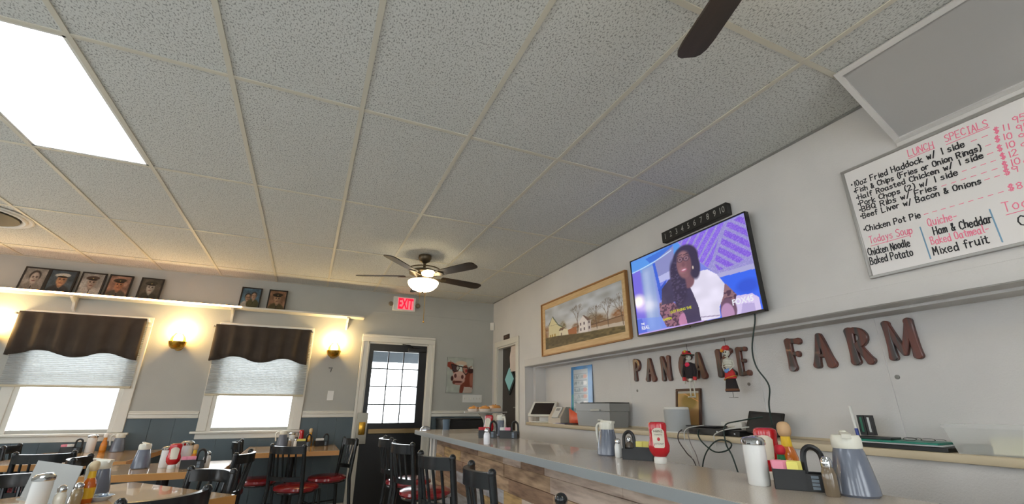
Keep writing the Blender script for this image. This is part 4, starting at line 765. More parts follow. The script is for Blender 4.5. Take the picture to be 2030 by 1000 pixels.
WORDS = [('P', 3.325, .10, .205, 1.412, 'first'), ('A', 3.165, .125, .20, 1.408, 'second'), ('N', 2.965, .115, .21, 1.398, 'third'), ('C', 2.755, .13, .215, 1.392, 'fourth'), ('A', 2.615, .125, .20, 1.404, 'fifth'), ('K', 2.395, .165, .20, 1.400, 'sixth'), ('E', 2.212, .10, .205, 1.396, 'seventh'),
         ('F', 1.848, .115, .20, 1.410, 'first'), ('A', 1.690, .13, .20, 1.418, 'second'), ('R', 1.480, .115, .205, 1.417, 'third'), ('M', 1.298, .145, .21, 1.424, 'fourth')]
for k, (ch, y, w, h, z, o) in enumerate(WORDS):
    letter(ch, y, w, h, z, 'brown wooden letter %s, %s letter of %s on the wall' % (ch, o, 'PANCAKE' if k < 7 else 'FARM'))
# ------------------------------------------------------------------ counter
CZ = 0.95; CX0, CX1, CYF = 1.14, 1.635, 5.10
t = thing('bar_counter', 'long counter with grey laminate top and reclaimed wood plank front', 'counter', (0, 0, 0))
M_LAM = mat('grey_laminate', (180, 168, 154), 0.2, vary=(220, (194, 182, 168), 3), coords='World', coat=0.3)
M_LAMEDGE = mat('grey_laminate_edge', (148, 154, 156), 0.35)
g = B(); g.prism([(CX0 + .004, -1.6), (CX1, -1.6), (CX1, 4.55), (2.12, 4.55), (2.12, CYF), (CX0 + .004, CYF)], CZ - 0.004, CZ); top = obj('worktop', g, M_LAM, t)
g = B(); g.prism([(CX0, -1.605), (CX1 + .003, -1.605), (CX1 + .003, 4.545), (2.123, 4.545), (2.123, CYF + .003), (CX0, CYF + .003)], CZ - 0.042, CZ - 0.0035); obj('worktop_edge', g, M_LAMEDGE, top)
obj('carcass', B().b2(1.325, 1.60, -1.55, 4.74, 0.0, CZ - 0.042), mat('carcass_dark', (70, 62, 54), 0.7), t)
PL = [mat('plank_%s' % n, a, 0.6, vary=(15, b, 10, (0.40, 0.80)), stretch=(1, 0.35, 2.2), bump=(40, 0.3, 0.002)) for n, a, b in
      (('tan', (196, 166, 134), (104, 80, 62)), ('brown', (164, 132, 106), (86, 64, 52)), ('grey', (172, 170, 170), (112, 108, 106)), ('ochre', (206, 172, 118), (96, 70, 46)), ('pale', (214, 196, 180), (140, 116, 100)), ('weathered', (186, 186, 190), (132, 118, 110)))]
rp = random.Random(21)
for row in range(11):
    z1 = CZ - 0.043 - row * 0.0825; z0 = max(z1 - 0.0805, 0.0)
    if z1 < 0.02: break
    y = 4.775 - rp.uniform(0, 0.2) * 0; y1 = y
    first = True
    while y1 > 0.2:
        L = rp.uniform(0.28, 0.75); 
        if first: L *= rp.uniform(0.4, 1.0); first = False
        y0 = y1 - L; th = rp.uniform(0.014, 0.022)
        obj('plank', B().b2(1.325 - th, 1.325, y0 + 0.001, y1 - 0.001, z0, z1, 0.0015), PL[rp.choice([0, 0, 1, 1, 2, 3, 4, 5])], t); y1 = y0
for y0, y1, c in ((4.80, 4.86, M_WHITE), (4.94, 5.00, M_WHITE)): obj('end_post', B().b2(1.29, 1.35, y0, y1, 0, CZ - 0.042), c, t)
obj('leg_panel', B().b2(1.60, 2.06, 4.60, 4.64, 0.0, CZ - 0.042).b2(2.02, 2.06, 4.64, 5.0, 0, CZ - .042), mat('carcass_dark', (70, 62, 54), 0.7), t)
# ledge shelf in the niche
t = thing('ledge_shelf', 'long beige wooden ledge along the niche behind the counter', 'shelf', (0, 0, 0))
M_LEDGE = mat('beige_ledge_wood', (212, 196, 166), 0.45, vary=(6, (200, 184, 154), 5), stretch=(1, 0.1, 1), coords='World')
obj('board', B().b2(XR - 0.022, XN - 0.001, YF, NY - 0.06, NZ0, NZ0 + 0.034, 0.004, 2), M_LEDGE, t)
obj('back_strip', B().b2(XN - 0.012, XN - 0.001, YF, NY - 0.06, NZ0 + 0.0345, NZ0 + 0.046), M_LEDGE, t)
LZ = NZ0 + 0.0345
# ------------------------------------------------------------------ things on the ledge
M_PLW = mat('white_plastic', (226, 224, 218), 0.35); M_SCREEN = mat('dark_screen', (34, 26, 28), 0.15, coat=0.4)
tag(obj('paper_cup', B().lathe([(0.026, 0.0), (0.037, 0.095), (0.040, 0.098), (0.036, 0.099), (0.025, 0.004)], n=20), mat('paper_white', (230, 222, 214), 0.7), None, (2.515, 5.015, LZ)), 'white paper cup at the far end of the ledge', 'cup')
t = thing('payment_terminal', 'white register tablet with dark tilted screen on the ledge', 'terminal', (2.568, 4.80, LZ), math.radians(38))
obj('base', B().b2(-0.07, 0.09, -0.13, 0.13, 0, 0.012, 0.003), M_PLW, t); obj('stand', B().b2(0.02, 0.06, -0.06, 0.06, 0.01, 0.14, 0.004), M_PLW, t)
hd = obj('screen_housing', B().box((0, 0, 0), (0.235, 0.31, 0.018), 0.005, seg=2), M_PLW, t, (-0.005, 0, 0.145), (0, math.radians(-42), 0))
obj('screen', B().box((0, 0, 0.0095), (0.185, 0.25, 0.002)), M_SCREEN, hd)
t = thing('receipt_printer', 'white wedge-shaped card reader beside the register tablet', 'printer', (2.60, 4.49, LZ), math.radians(22))
obj('body', B().prism([(-0.085, 0.0), (0.10, 0.0), (0.10, 0.17), (0.02, 0.17), (-0.085, 0.06)], -0.085, 0.085, lambda x, z, y: (x, y, z)), mat('off_white_plastic', (206, 194, 178), 0.4), t)
k = obj('keypad', B().box((0, 0, 0), (0.15, 0.085, 0.014), 0.003), M_PLW, t, (-0.048, -0.015, 0.115), (0, math.radians(-46), 0)); obj('display', B().box((0.035, 0, 0.0075), (0.035, 0.05, 0.002)), mat('grey_display', (150, 150, 146), 0.3), k)
for n, (x, y, z, c, rz, lab) in enumerate(((2.55, 4.33, 0.0, (222, 222, 226), 0.1, 'white leaflet at the bottom of the pile before the card reader'), (2.555, 4.30, 0.004, (96, 84, 150), -0.05, 'purple leaflet in the pile before the card reader'), (2.56, 4.20, 0.008, (40, 36, 44), 0.2, 'black leaflet on top of the pile before the card reader'))):
    tag(obj('leaflet', B().box((0, 0, 0.002), (0.11, 0.21, 0.0035)), mat('leaflet_%d' % n, c, 0.5), None, (x, y, LZ + z), (0, 0, rz)), lab, 'leaflet', 'leaflets on the ledge')
t = thing('red_brochure', 'orange-red brochure standing bent on the ledge before the blue poster', 'brochure', (2.61, 4.16, LZ))
g = B(); rr = [g.ring([(0.02 * math.sin(s * 3.1), -0.13 + 0.26 * s, z) for s in np.linspace(0, 1, 9)]) for z in (0.0, 0.05, 0.11)]
for k, v in enumerate(rr[2]): v.co.z = 0.16 - 0.11 * (1 - k / 8)
g.skin(rr, cap=False, closed=False); o = obj('sheet', g, mat('orange_red_paper', (226, 72, 40), 0.5, vary=(7, (238, 120, 84), 2)), t); o.modifiers.new('th', 'SOLIDIFY').thickness = 0.002
def poster(U, V):
    C = blank(U, (38, 128, 196)) * (0.9 + 0.2 * noise2(U, V, 6)[..., None])
    C = over(C, rect(U, V, 0.12, 0.80, 0.04, 0.94), (188, 196, 200)); n = noise2(U, V, 24)
    for k in range(6):
        y = 0.86 - k * 0.115; C = over(C, rect(U, V, 0.14, 0.78, y - 0.004, y + 0.004), (120, 130, 140)); C = over(C, rect(U, V, 0.15, 0.45, y - 0.085, y - 0.02) * (n > 0.45) * 0.7, (120, 134, 140)); C = over(C, ell(U, V, 0.66, y - 0.05, 0.10, 0.035, 0.4), [(206, 140, 110), (240, 240, 240), (200, 110, 90)][k % 3]); C = over(C, ell(U, V, 0.54, y - 0.05, 0.06, 0.03, 0.5), (150, 160, 164))
    C = over(C, rect(U, V, 0.0, 1, 0.0, 0.04), (40, 150, 120)); C = over(C, rect(U, V, 0.04, 0.1, 0.04, 0.5, 0.02), (70, 160, 150)); C = over(C, ell(U, V, 0.46, 0.17, 0.26, 0.09), (224, 228, 230)); C = over(C, rect(U, V, 0.28, 0.64, 0.165, 0.20), (140, 170, 196))
    C = over(C, rect(U, V, 0.12, 0.8, 0.03, 0.07), (226, 196, 206)); C = over(C, rect(U, V, 0.84, 0.99, 0.0, 0.22, 0.03) * 0.7, (230, 232, 232))
    return C
t = thing('safety_poster', 'blue-bordered instruction poster on the niche wall above the register', 'poster', (XN - 0.03, 4.425, LZ + 0.002), M=RW); t.rotation_euler = (RW @ Euler((math.radians(-2.2), 0, 0)).to_matrix()).to_euler()
obj('backing', B().b2(0, 0.42, 0, 0.60, -0.004, -0.0006), mat('poster_edge', (30, 96, 150), 0.4), t); paint('poster_print', 0.42, 0.60, 90, 130, poster, vcol('poster_gloss', 0.18, spec=0.6), t)
t = thing('storage_bin', 'grey translucent plastic storage bin with dark lid on the ledge', 'bin', (2.60, 3.68, LZ))
M_GREYP = mat('grey_bin_plastic', (142, 142, 140), 0.3)
g = B(); R0 = [(-0.10, -0.26), (0.10, -0.26), (0.10, 0.26), (-0.10, 0.26)]
g.skin([g.ring([(x, y, 0) for x, y in R0]), g.ring([(x * 1.06, y * 1.05, 0.135) for x, y in R0]), g.ring([(x * 1.10, y * 1.08, 0.137) for x, y in R0]), g.ring([(x * 1.12, y * 1.10, 0.205) for x, y in R0]), g.ring([(x * 1.05, y * 1.04, 0.205) for x, y in R0]), g.ring([(x * 1.0, y * 1.0, 0.19) for x, y in R0])]); obj('body', g, M_GREYP, t)
obj('handle', B().b2(-0.128, -0.110, -0.14, 0.0, 0.136, 0.155, 0.004), mat('pale_grey_plastic', (176, 176, 172), 0.35), t)
obj('lid', B().b2(-0.112, 0.112, -0.286, 0.20, 0.206, 0.214, 0.003), M_BLACKP, t)
t = thing('smart_speaker', 'grey fabric cylinder speaker with white top on the ledge', 'speaker', (2.575, 2.68, LZ))
obj('body', B().lathe([(0.085, 0.0), (0.092, 0.006), (0.092, 0.155), (0.088, 0.160)], n=36), mat('grey_speaker_fabric', (178, 180, 180), 0.85, bump=(400, 0.4, 0.001)), t); obj('top_cap', B().lathe([(0.090, 0.160), (0.090, 0.172), (0.084, 0.178), (0.001, 0.178)], n=36), M_WHITE, t); obj('foot_ring', B().lathe([(0.096, 0.0), (0.096, 0.006), (0.09, 0.008)], n=36), M_WHITE, t)
def gold_reflection(U, V):  # sconce light reflected in the glass, painted as gold tones
    C = blank(U, (196, 160, 104)) * (0.85 + 0.25 * noise2(U, V, 4)[..., None]); C = over(C, ell(U, V, 0.55, 0.72, 0.33, 0.2, 0.4), (150, 126, 70)); C = over(C, polym(U, V, [(0.2, 0.98), (1, 0.72), (1, 0.70), (0.16, 0.97)]), (236, 170, 110)); C = over(C, rect(U, V, 0, 1, 0, 0.5, 0.1) * 0.6, (176, 132, 84)); C = over(C, rect(U, V, 0, 1, 0.94, 1), (190, 186, 176)); return C
t = thing('leaning_picture', 'dark-framed picture with painted golden lamp reflection, leaning behind the speaker', 'picture', (XN - 0.058, 2.825, LZ + 0.001), M=RW); t.rotation_euler = (RW @ Euler((math.radians(-9), 0, 0)).to_matrix()).to_euler()
w, h, q = 0.255, 0.315, 0.018
for a in ((0, w, 0, q), (0, w, h - q, h), (0, q, q, h - q), (w - q, w, q, h - q)): obj('frame_rail', B().b2(*a, -0.008, 0.01, 0.002), mat('dark_mahogany', (72, 44, 34), 0.4), t)
paint('painted_reflection', w - 2 * q, h - 2 * q, 110, 136, gold_reflection, vcol('glazed_print', 0.06, spec=0.9), t, (0, 0, 0.002), q, q); obj('backing', B().b2(q, w - q, q, h - q, -0.006, 0.0), M_BLACKP, t)
# electronics
t = thing('cable_box', 'flat black cable box with thin tray on top, right of the picture', 'set-top box', (2.585, 2.36, LZ)); obj('body', B().b2(-0.09, 0.09, -0.15, 0.14, 0.0, 0.045, 0.003), M_BLACKP, t); obj('front_light', B().b2(-0.0905, -0.09, -0.11, -0.10, 0.015, 0.03), mat('pale_led', (210, 214, 220), 0.4), t)
tag(obj('black_tray', B().box((0, 0, 0.006), (0.13, 0.24, 0.010), 0.003), mat('black_gloss', (18, 18, 20), 0.2), None, (2.56, 2.40, LZ + 0.0465), (0, 0, 0.12)), 'thin black tray lying on the cable box', 'tray')
t = thing('power_adapter', 'white rectangular adapter against the niche wall behind the cable box', 'adapter', (2.705, 2.30, LZ)); obj('body', B().b2(-0.02, 0.02, -0.085, 0.085, 0.0, 0.085, 0.004), M_PLW, t); obj('socket_face', B().b2(-0.0215, -0.02, -0.03, 0.03, 0.02, 0.06), M_CREAM, t)
t = thing('modem', 'small black modem between cable box and tablet on the ledge', 'modem', (2.60, 2.165, LZ)); obj('body', B().b2(-0.07, 0.07, -0.05, 0.05, 0, 0.035, 0.004), M_BLACKP, t); obj('front_light', B().b2(-0.0708, -0.07, -0.02, -0.01, 0.012, 0.02), mat('pale_led', (210, 214, 220), 0.4), t)
t = thing('tablet', 'black tablet leaning on its stand on the ledge, cable above', 'tablet', (2.60, 2.13, LZ + 0.024), M=RW); t.rotation_euler = (RW @ Euler((math.radians(-24), 0, math.radians(-3))).to_matrix()).to_euler()
obj('housing', B().b2(0, 0.245, 0, 0.145, -0.010, 0.0, 0.004), M_BLACKP, t); obj('screen', B().b2(0.014, 0.231, 0.014, 0.131, 0.0, 0.001), mat('tablet_screen', (46, 46, 48), 0.1, coat=0.5), t); obj('stand', B().b2(0.06, 0.18, -0.004, 0.02, -0.06, -0.01), M_BLACKP, t)
# cables
def bez(P, n=26):
    P = [Vector(p) for p in P]; out = []; Q = [P[0]] + P + [P[-1]]
    for i in range(1, len(Q) - 2):
        for k in range(n // (len(Q) - 3) + 2):
            s = k / (n // (len(Q) - 3) + 2); a, b, c, d = Q[i - 1], Q[i], Q[i + 1], Q[i + 2]
            out.append(0.5 * ((2 * b) + (c - a) * s + (2 * a - 5 * b + 4 * c - d) * s * s + (3 * b - a - 3 * c + d) * s ** 3))
    out.append(P[-1]); return out
M_CORD = mat('dark_green_cord', (34, 52, 48), 0.5); M_CORDW = mat('white_cord', (206, 204, 198), 0.5); M_CORDB = mat('brown_cord', (66, 54, 52), 0.5)
def cord(pts, r, m, label): tag(obj('cable', B().tube(bez(pts), r, 6), m), label, 'cable')
cord([(2.45, 1.80, 1.76), (2.462, 1.815, 1.70), (2.463, 1.868, 1.54), (2.48, 1.875, 1.43), (2.50, 1.83, 1.32), (2.53, 1.875, 1.21), (2.56, 1.90, 1.10)], 0.0045, M_CORD, 'long dark cable hanging from the television down to the tablet')
cord([(2.58, 1.97, 1.14), (2.47, 2.06, 1.115), (2.455, 2.15, 1.085), (2.452, 2.16, 0.98), (2.45, 2.12, 0.90), (2.45, 2.08, 0.70), (2.45, 2.07, 0.4)], 0.0045, M_CORD, 'dark cable dropping straight from the tablet over the ledge')
cord([(2.52, 2.42, 1.065), (2.455, 2.38, 1.02), (2.45, 2.34, 0.97), (2.45, 2.25, 0.925), (2.45, 2.15, 0.945), (2.452, 2.12, 0.985), (2.452, 2.20, 1.00), (2.45, 2.28, 0.96), (2.45, 2.36, 0.86), (2.45, 2.42, 0.65)], 0.0045, M_CORD, 'dark cable looping in a wide curve below the ledge')
cord([(2.53, 2.60, 1.04), (2.455, 2.56, 1.02), (2.45, 2.56, 0.97), (2.45, 2.50, 0.90), (2.45, 2.43, 0.83), (2.45, 2.40, 0.6)], 0.004, M_CORDB, 'brown cable hanging below the smart speaker, leftmost of the cables')
cord([(2.50, 2.36, 1.08), (2.455, 2.46, 1.06), (2.45, 2.50, 1.02), (2.45, 2.49, 0.95), (2.45, 2.455, 0.90), (2.45, 2.44, 0.7)], 0.0032, M_CORDW, 'white cable draped over the ledge left of the cable box')
cord([(2.52, 2.50, 1.05), (2.455, 2.47, 1.03), (2.45, 2.45, 0.96), (2.45, 2.41, 0.88), (2.45, 2.38, 0.7)], 0.0028, mat('grey_cord', (140, 128, 126), 0.5), 'thin grey cable between the white and the looping dark cable')
cord([(2.56, 2.06, 1.08), (2.46, 2.14, 1.065), (2.455, 2.24, 1.03), (2.452, 2.245, 0.99), (2.452, 2.24, 0.95)], 0.0035, M_CORDW, 'short white cable bent over the ledge before the modem')
# right-hand ledge things
t = thing('marker_pen', 'white marker pen standing tilted in the pen tray', 'pen', (2.62, 1.475, LZ + 0.046)); obj('barrel', B().cyl((0, 0, 0), (0.02, 0.018, 0.14), 0.007, n=10), M_PLW, t); obj('cap', B().cyl((-0.001, -0.001, -0.008), (0.004, 0.003, 0.03), 0.008, n=10), mat('blue_cap', (40, 60, 140), 0.4), t)
for k, (y, c, lab) in enumerate(((1.452, (26, 34, 34), 'black box with green stripe beside the marker pen'), (1.418, (38, 38, 40), 'black box with white print, right of the green-striped box'))):
    t = thing('marker_box', lab, 'box', (2.645, y, LZ + 0.046), 0, 'marker boxes on the ledge'); obj('box', B().b2(-0.012, 0.012, -0.016, 0.016, 0, 0.095, 0.001), mat('marker_box_%d' % k, c, 0.4), t)
    obj('stripe', B().b2(-0.0128, -0.012, -0.006, 0.004, 0.015, 0.085), mat('green_stripe', (30, 110, 84), 0.4) if k == 0 else mat('white_print', (200, 204, 204), 0.4), t)
BK = [((18, 20, 20), 0.0, 0.018, 'black clipboard at the bottom of the pile on the ledge'), ((190, 194, 194), 0.019, 0.006, 'pale grey folder between black clipboard and green folder'), ((16, 130, 110), 0.0255, 0.008, 'bright green folder in the pile on the ledge'), ((30, 34, 34), 0.034, 0.010, 'dark notebook lying on the green folder')]
for k, (c, z, th, lab) in enumerate(BK):
    w = (0.20, 0.19, 0.185, 0.10)[k]; L = (0.42, 0.40, 0.38, 0.16)[k]; y = (1.28, 1.29, 1.30, 1.38)[k]
    t = thing('folder', lab, 'folder', (2.60, y, LZ + z), 0.02 * k, 'folders piled on the ledge'); obj('cover', B().box((0, 0, th / 2), (w, L, th), 0.0015), mat('folder_%d' % k, c, 0.35), t)
t = thing('eyeglasses', 'dark-rimmed eyeglasses lying on the green folder', 'eyeglasses', (2.57, 1.19, LZ + 0.0345)); t.scale = (1, 1, 0.45)
for s in (-1, 1): obj('rim', B().tube([(-0.012 + 0.010 * math.cos(a), s * 0.034 + 0.026 * math.sin(a), 0.006 + 0.018 * (1 + math.cos(a)) * 0.7) for a in np.linspace(0, 2 * math.pi, 17)], 0.0022, 6), M_BLACKP, t)
obj('bridge', B().tube([(-0.01, -0.01, 0.03), (-0.012, 0, 0.034), (-0.01, 0.01, 0.03)], 0.0022, 6), M_BLACKP, t)
for s in (-1, 1): obj('temple', B().tube([(0.0, s * 0.06, 0.026), (0.07, s * 0.058, 0.018), (0.10, s * 0.05, 0.006)], 0.002, 6), M_BLACKP, t)
t = thing('clear_bin', 'clear plastic bin holding white papers at the right edge', 'bin', (2.595, 0.83, LZ))
M_CLEAR = mat('clear_plastic', (216, 216, 214), 0.35, alpha=0.34); R0 = [(-0.09, -0.24), (0.10, -0.24), (0.10, 0.22), (-0.09, 0.22)]
g = B(); g.skin([g.ring([(x * .96, y * .96, 0) for x, y in R0]), g.ring([(x * 1.04, y * 1.06, 0.10) for x, y in R0]), g.ring([(x * 1.10, y * 1.09, 0.10) for x, y in R0]), g.ring([(x * 1.10, y * 1.09, 0.112) for x, y in R0])], cap=False); g.b2(-0.086, 0.096, -0.23, 0.21, 0.001, 0.003); obj('body', g, M_CLEAR, t)
for k, (y, c, zz, lab) in enumerate(((0.885, (232, 230, 208), 0.062, 'cream card stack inside the clear bin'), (0.985, (150, 152, 150), 0.030, 'grey papers inside the clear bin, left of the cream cards'))):
    tag(obj('paper_stack', B().box((0, 0, zz / 2), (0.13, 0.11 if k == 0 else 0.10, zz), 0.002), mat('stack_%d' % k, c, 0.8), None, (2.59, y, LZ + 0.004)), lab, 'papers')
# two dressed skeleton dolls hanging from the header
M_BONE = mat('bone_paint', (206, 204, 192), 0.6)
def doll(y, label, lady):
    t = thing('hanging_doll', label, 'doll', (2.615, y, 1.40), 0, 'skeleton dolls hanging before the letters')
    ztop = 0.205 if not lady else 0.20
    obj('string', B().cyl((0, 0, 0.18), (0, 0, NZ1 - 0.014 - 1.40), 0.0014, n=6), M_BLACKP, t)
    sk = obj('skull', B().ball((0, 0, 0.152), 0.021, 12, (1, 0.9, 1.15)).box((-0.008, 0, 0.131), (0.02, 0.022, 0.016), 0.004), M_BONE, t)
    obj('eye_socket', B().ball((-0.019, -0.008, 0.155), 0.005, 8).ball((-0.019, 0.008, 0.155), 0.005, 8).box((-0.02, 0, 0.133), (0.003, 0.014, 0.004)), M_BLACKP, sk)
    obj('neck', B().cyl((0, 0, 0.11), (0, 0, 0.135), 0.006), M_BONE, t)
    if not lady:
        hat = obj('hat', B().lathe([(0.046, 0.166), (0.048, 0.172), (0.024, 0.176), (0.02, 0.198), (0.004, 0.202)], n=18), mat('dark_felt', (44, 50, 34), 0.8), t); obj('hat_band', B().lathe([(0.026, 0.176), (0.025, 0.185)], n=18, cap=False).ball((-0.02, 0.02, 0.187), 0.014, 8).ball((-0.02, -0.012, 0.189), 0.011, 8), mat('red_ribbon', (196, 40, 44), 0.6), hat); obj('hat_flower', B().ball((-0.024, 0.002, 0.196), 0.011, 8), mat('yellow_felt', (214, 188, 50), 0.7), hat)
        obj('jacket', B().lathe([(0.018, 0.115), (0.044, 0.105), (0.05, 0.07), (0.042, 0.02), (0.036, 0.0)], n=16, sx=0.5), mat('black_felt', (32, 24, 28), 0.8), t); obj('bow', B().ball((-0.02, 0, 0.098), 0.02, 8, (0.5, 1.2, 0.9)), mat('pink_red_cloth', (214, 36, 76), 0.7), t)
        for s in (-1, 1): obj('sleeve', B().tube([(0, s * 0.04, 0.10), (-0.004, s * 0.058, 0.05), (-0.012, s * 0.052, 0.005)], 0.012, 8, [0.013, 0.012, 0.011]), mat('black_felt', (32, 24, 28), 0.8), t); obj('cuff', B().tube([(-0.012, s * 0.052, 0.008), (-0.014, s * 0.05, -0.016)], 0.014, 8), mat('red_ribbon', (196, 40, 44), 0.6), t)
        for s in (-1, 1): obj('hand', B().box((-0.015, s * 0.049, -0.028), (0.008, 0.014, 0.022), 0.002), M_BONE, t)
        obj('pelvis', B().ball((0, 0, -0.012), 0.022, 10, (0.6, 1.2, 0.7)), M_BONE, t)
        for s in (-1, 1): obj('leg_bone', B().tube([(0, s * 0.018, -0.02), (0, s * 0.019, -0.07), (0, s * 0.02, -0.13)], 0.004, 7, [0.0045, 0.0055, 0.004]).box((-0.012, s * 0.02, -0.133), (0.032, 0.012, 0.008), 0.002), M_BONE, t)
    else:
        obj('headdress', B().ball((0, 0.012, 0.182), 0.02, 10).ball((-0.006, -0.012, 0.184), 0.018, 10), mat('red_ribbon', (196, 40, 44), 0.6), t); obj('headdress_flower', B().ball((-0.012, 0.026, 0.168), 0.013, 8), mat('orange_felt', (230, 150, 50), 0.7), t)
        obj('rib_cage', B().lathe([(0.012, 0.118), (0.032, 0.108), (0.034, 0.08), (0.026, 0.05), (0.018, 0.04)], n=14, sx=0.6), M_BONE, t)
        for k in range(4): obj('rib', B().tube([(0.021 * math.cos(a), 0.036 * math.sin(a), 0.105 - 0.015 * k) for a in np.linspace(0, 2 * math.pi, 17)], 0.0028, 6), M_BONE, t)
        for s in (-1, 1): obj('arm_bone', B().tube([(0, s * 0.034, 0.11), (-0.006, s * 0.046, 0.06), (-0.026, s * 0.02, 0.03)], 0.004, 7), M_BONE, t)
        obj('blue_flower', B().ball((-0.024, 0.006, 0.03), 0.014, 8, (0.6, 1.2, 1)).ball((-0.024, -0.012, 0.036), 0.011, 8, (0.6, 1, 1)), mat('blue_felt', (110, 150, 206), 0.7), t)
        obj('red_shawl', B().lathe([(0.022, 0.042), (0.036, 0.02), (0.045, -0.02), (0.04, -0.022)], n=16, sx=0.55), mat('red_ribbon', (196, 40, 44), 0.6), t); obj('gold_trim', B().tube([(0.027 * math.cos(a), 0.048 * math.sin(a), -0.016 - 0.012 * math.sin(a)) for a in np.linspace(0, 2 * math.pi, 19)], 0.003, 6), mat('gold_trim', (214, 160, 60), 0.4), t)
        obj('skirt', B().lathe([(0.034, -0.012), (0.042, -0.05), (0.052, -0.105), (0.048, -0.105), (0.03, -0.02)], n=18, sx=0.55), mat('black_felt', (32, 24, 28), 0.8), t); obj('skirt_hem', B().lathe([(0.0505, -0.086), (0.053, -0.10)], n=18, sx=0.56, cap=False), mat('brown_lace', (112, 70, 46), 0.8), t)
        obj('stand_rod', B().cyl((0, 0, -0.10), (0, 0, -0.14), 0.002, n=6).box((0, 0, -0.142), (0.03, 0.05, 0.003)), mat('grey_wire', (120, 116, 110), 0.4), t)
doll(2.535, 'skeleton doll in black jacket and brimmed hat hanging before letter C', False)
doll(2.185, 'skeleton doll in red shawl and black skirt hanging before letter K', True)
# black cabinet by the far wall beyond the counter
t = thing('host_cabinet', 'low black cabinet against the far wall beyond the counter end', 'cabinet', (1.94, 6.03, 0)); obj('body', B().b2(-0.28, 0.30, -0.16, 0.15, 0, 1.025, 0.004), M_BLACKP, t); obj('door', B().b2(-0.26, 0.28, -0.17, -0.16, 0.08, 0.9, 0.003), M_BLACKP, t); obj('top_rim', B().b2(-0.29, 0.31, -0.17, 0.16, 1.025, 1.04, 0.003), M_BLACKP, t)
# ------------------------------------------------------------------ condiments: one maker per kind
M_SYR = mat('syrup_in_cloudy_plastic', (104, 110, 124), 0.22, coat=0.3); M_LID = mat('ivory_plastic', (222, 220, 208), 0.4); M_SUGAR = mat('sugar_in_glass', (228, 228, 226), 0.18, bump=(300, 0.1, 0.001)); M_KET = mat('ketchup_red', (190, 22, 34), 0.22, coat=0.3)
def syrup(loc, rz, label):
    t = thing('syrup_dispenser', label, 'dispenser', loc, rz, 'syrup dispensers')
    obj('body', B().lathe([(0.054, 0.0), (0.059, 0.006), (0.057, 0.03), (0.049, 0.08), (0.041, 0.12), (0.037, 0.132)], n=28), M_SYR, t)
    lid = obj('lid', B().lathe([(0.038, 0.130), (0.040, 0.134), (0.040, 0.156), (0.036, 0.168), (0.0005, 0.170)], n=28), M_LID, t)
    obj('spout', B().prism([(0.02, 0.158), (0.048, 0.160), (0.052, 0.172), (0.03, 0.174), (-0.03, 0.176), (-0.035, 0.168)], -0.012, 0.012, lambda x, z, y: (x, y, z)), M_LID, lid)
    obj('thumb_lever', B().box((-0.045, 0, 0.176), (0.03, 0.018, 0.006), 0.002), M_LID, lid)
    obj('handle', B().tube(bez([(-0.036, 0, 0.150), (-0.060, 0, 0.156), (-0.076, 0, 0.135), (-0.074, 0, 0.09), (-0.068, 0, 0.06)]), 0.008, 8, None), M_LID, t)
    return t
def sugar(loc, label, s=1.0):
    t = thing('sugar_pourer', label, 'sugar pourer', loc, 0, 'glass sugar pourers'); t.scale = (s, s, s)
    obj('jar', B().lathe([(0.031, 0.0), (0.034, 0.004), (0.035, 0.10), (0.034, 0.128)], n=24), M_SUGAR, t)
    l = obj('chrome_lid', B().lathe([(0.037, 0.124), (0.038, 0.128), (0.038, 0.138), (0.030, 0.146), (0.012, 0.150), (0.0005, 0.150)], n=24), M_CHROME, t); obj('flap', B().box((0.012, 0, 0.151), (0.026, 0.018, 0.003), 0.001), M_CHROME, l)
    return t
def shaker(loc, label, c, h=0.10, r=0.021):
    t = thing('shaker', label, 'shaker', loc, 0, 'salt and pepper shakers')
    obj('glass_body', B().lathe([(r * .9, 0.0), (r, 0.004), (r, h * .55), (r * .8, h * .68), (r * .62, h * .74)], n=16), mat('shaker_%d_%d_%d' % c, c, 0.15, coat=0.4), t)
    obj('chrome_top', B().lathe([(r * .74, h * .72), (r * .78, h * .78), (r * .78, h * .88), (r * .5, h * .97), (0.0005, h)], n=16), M_CHROME, t)
    return t
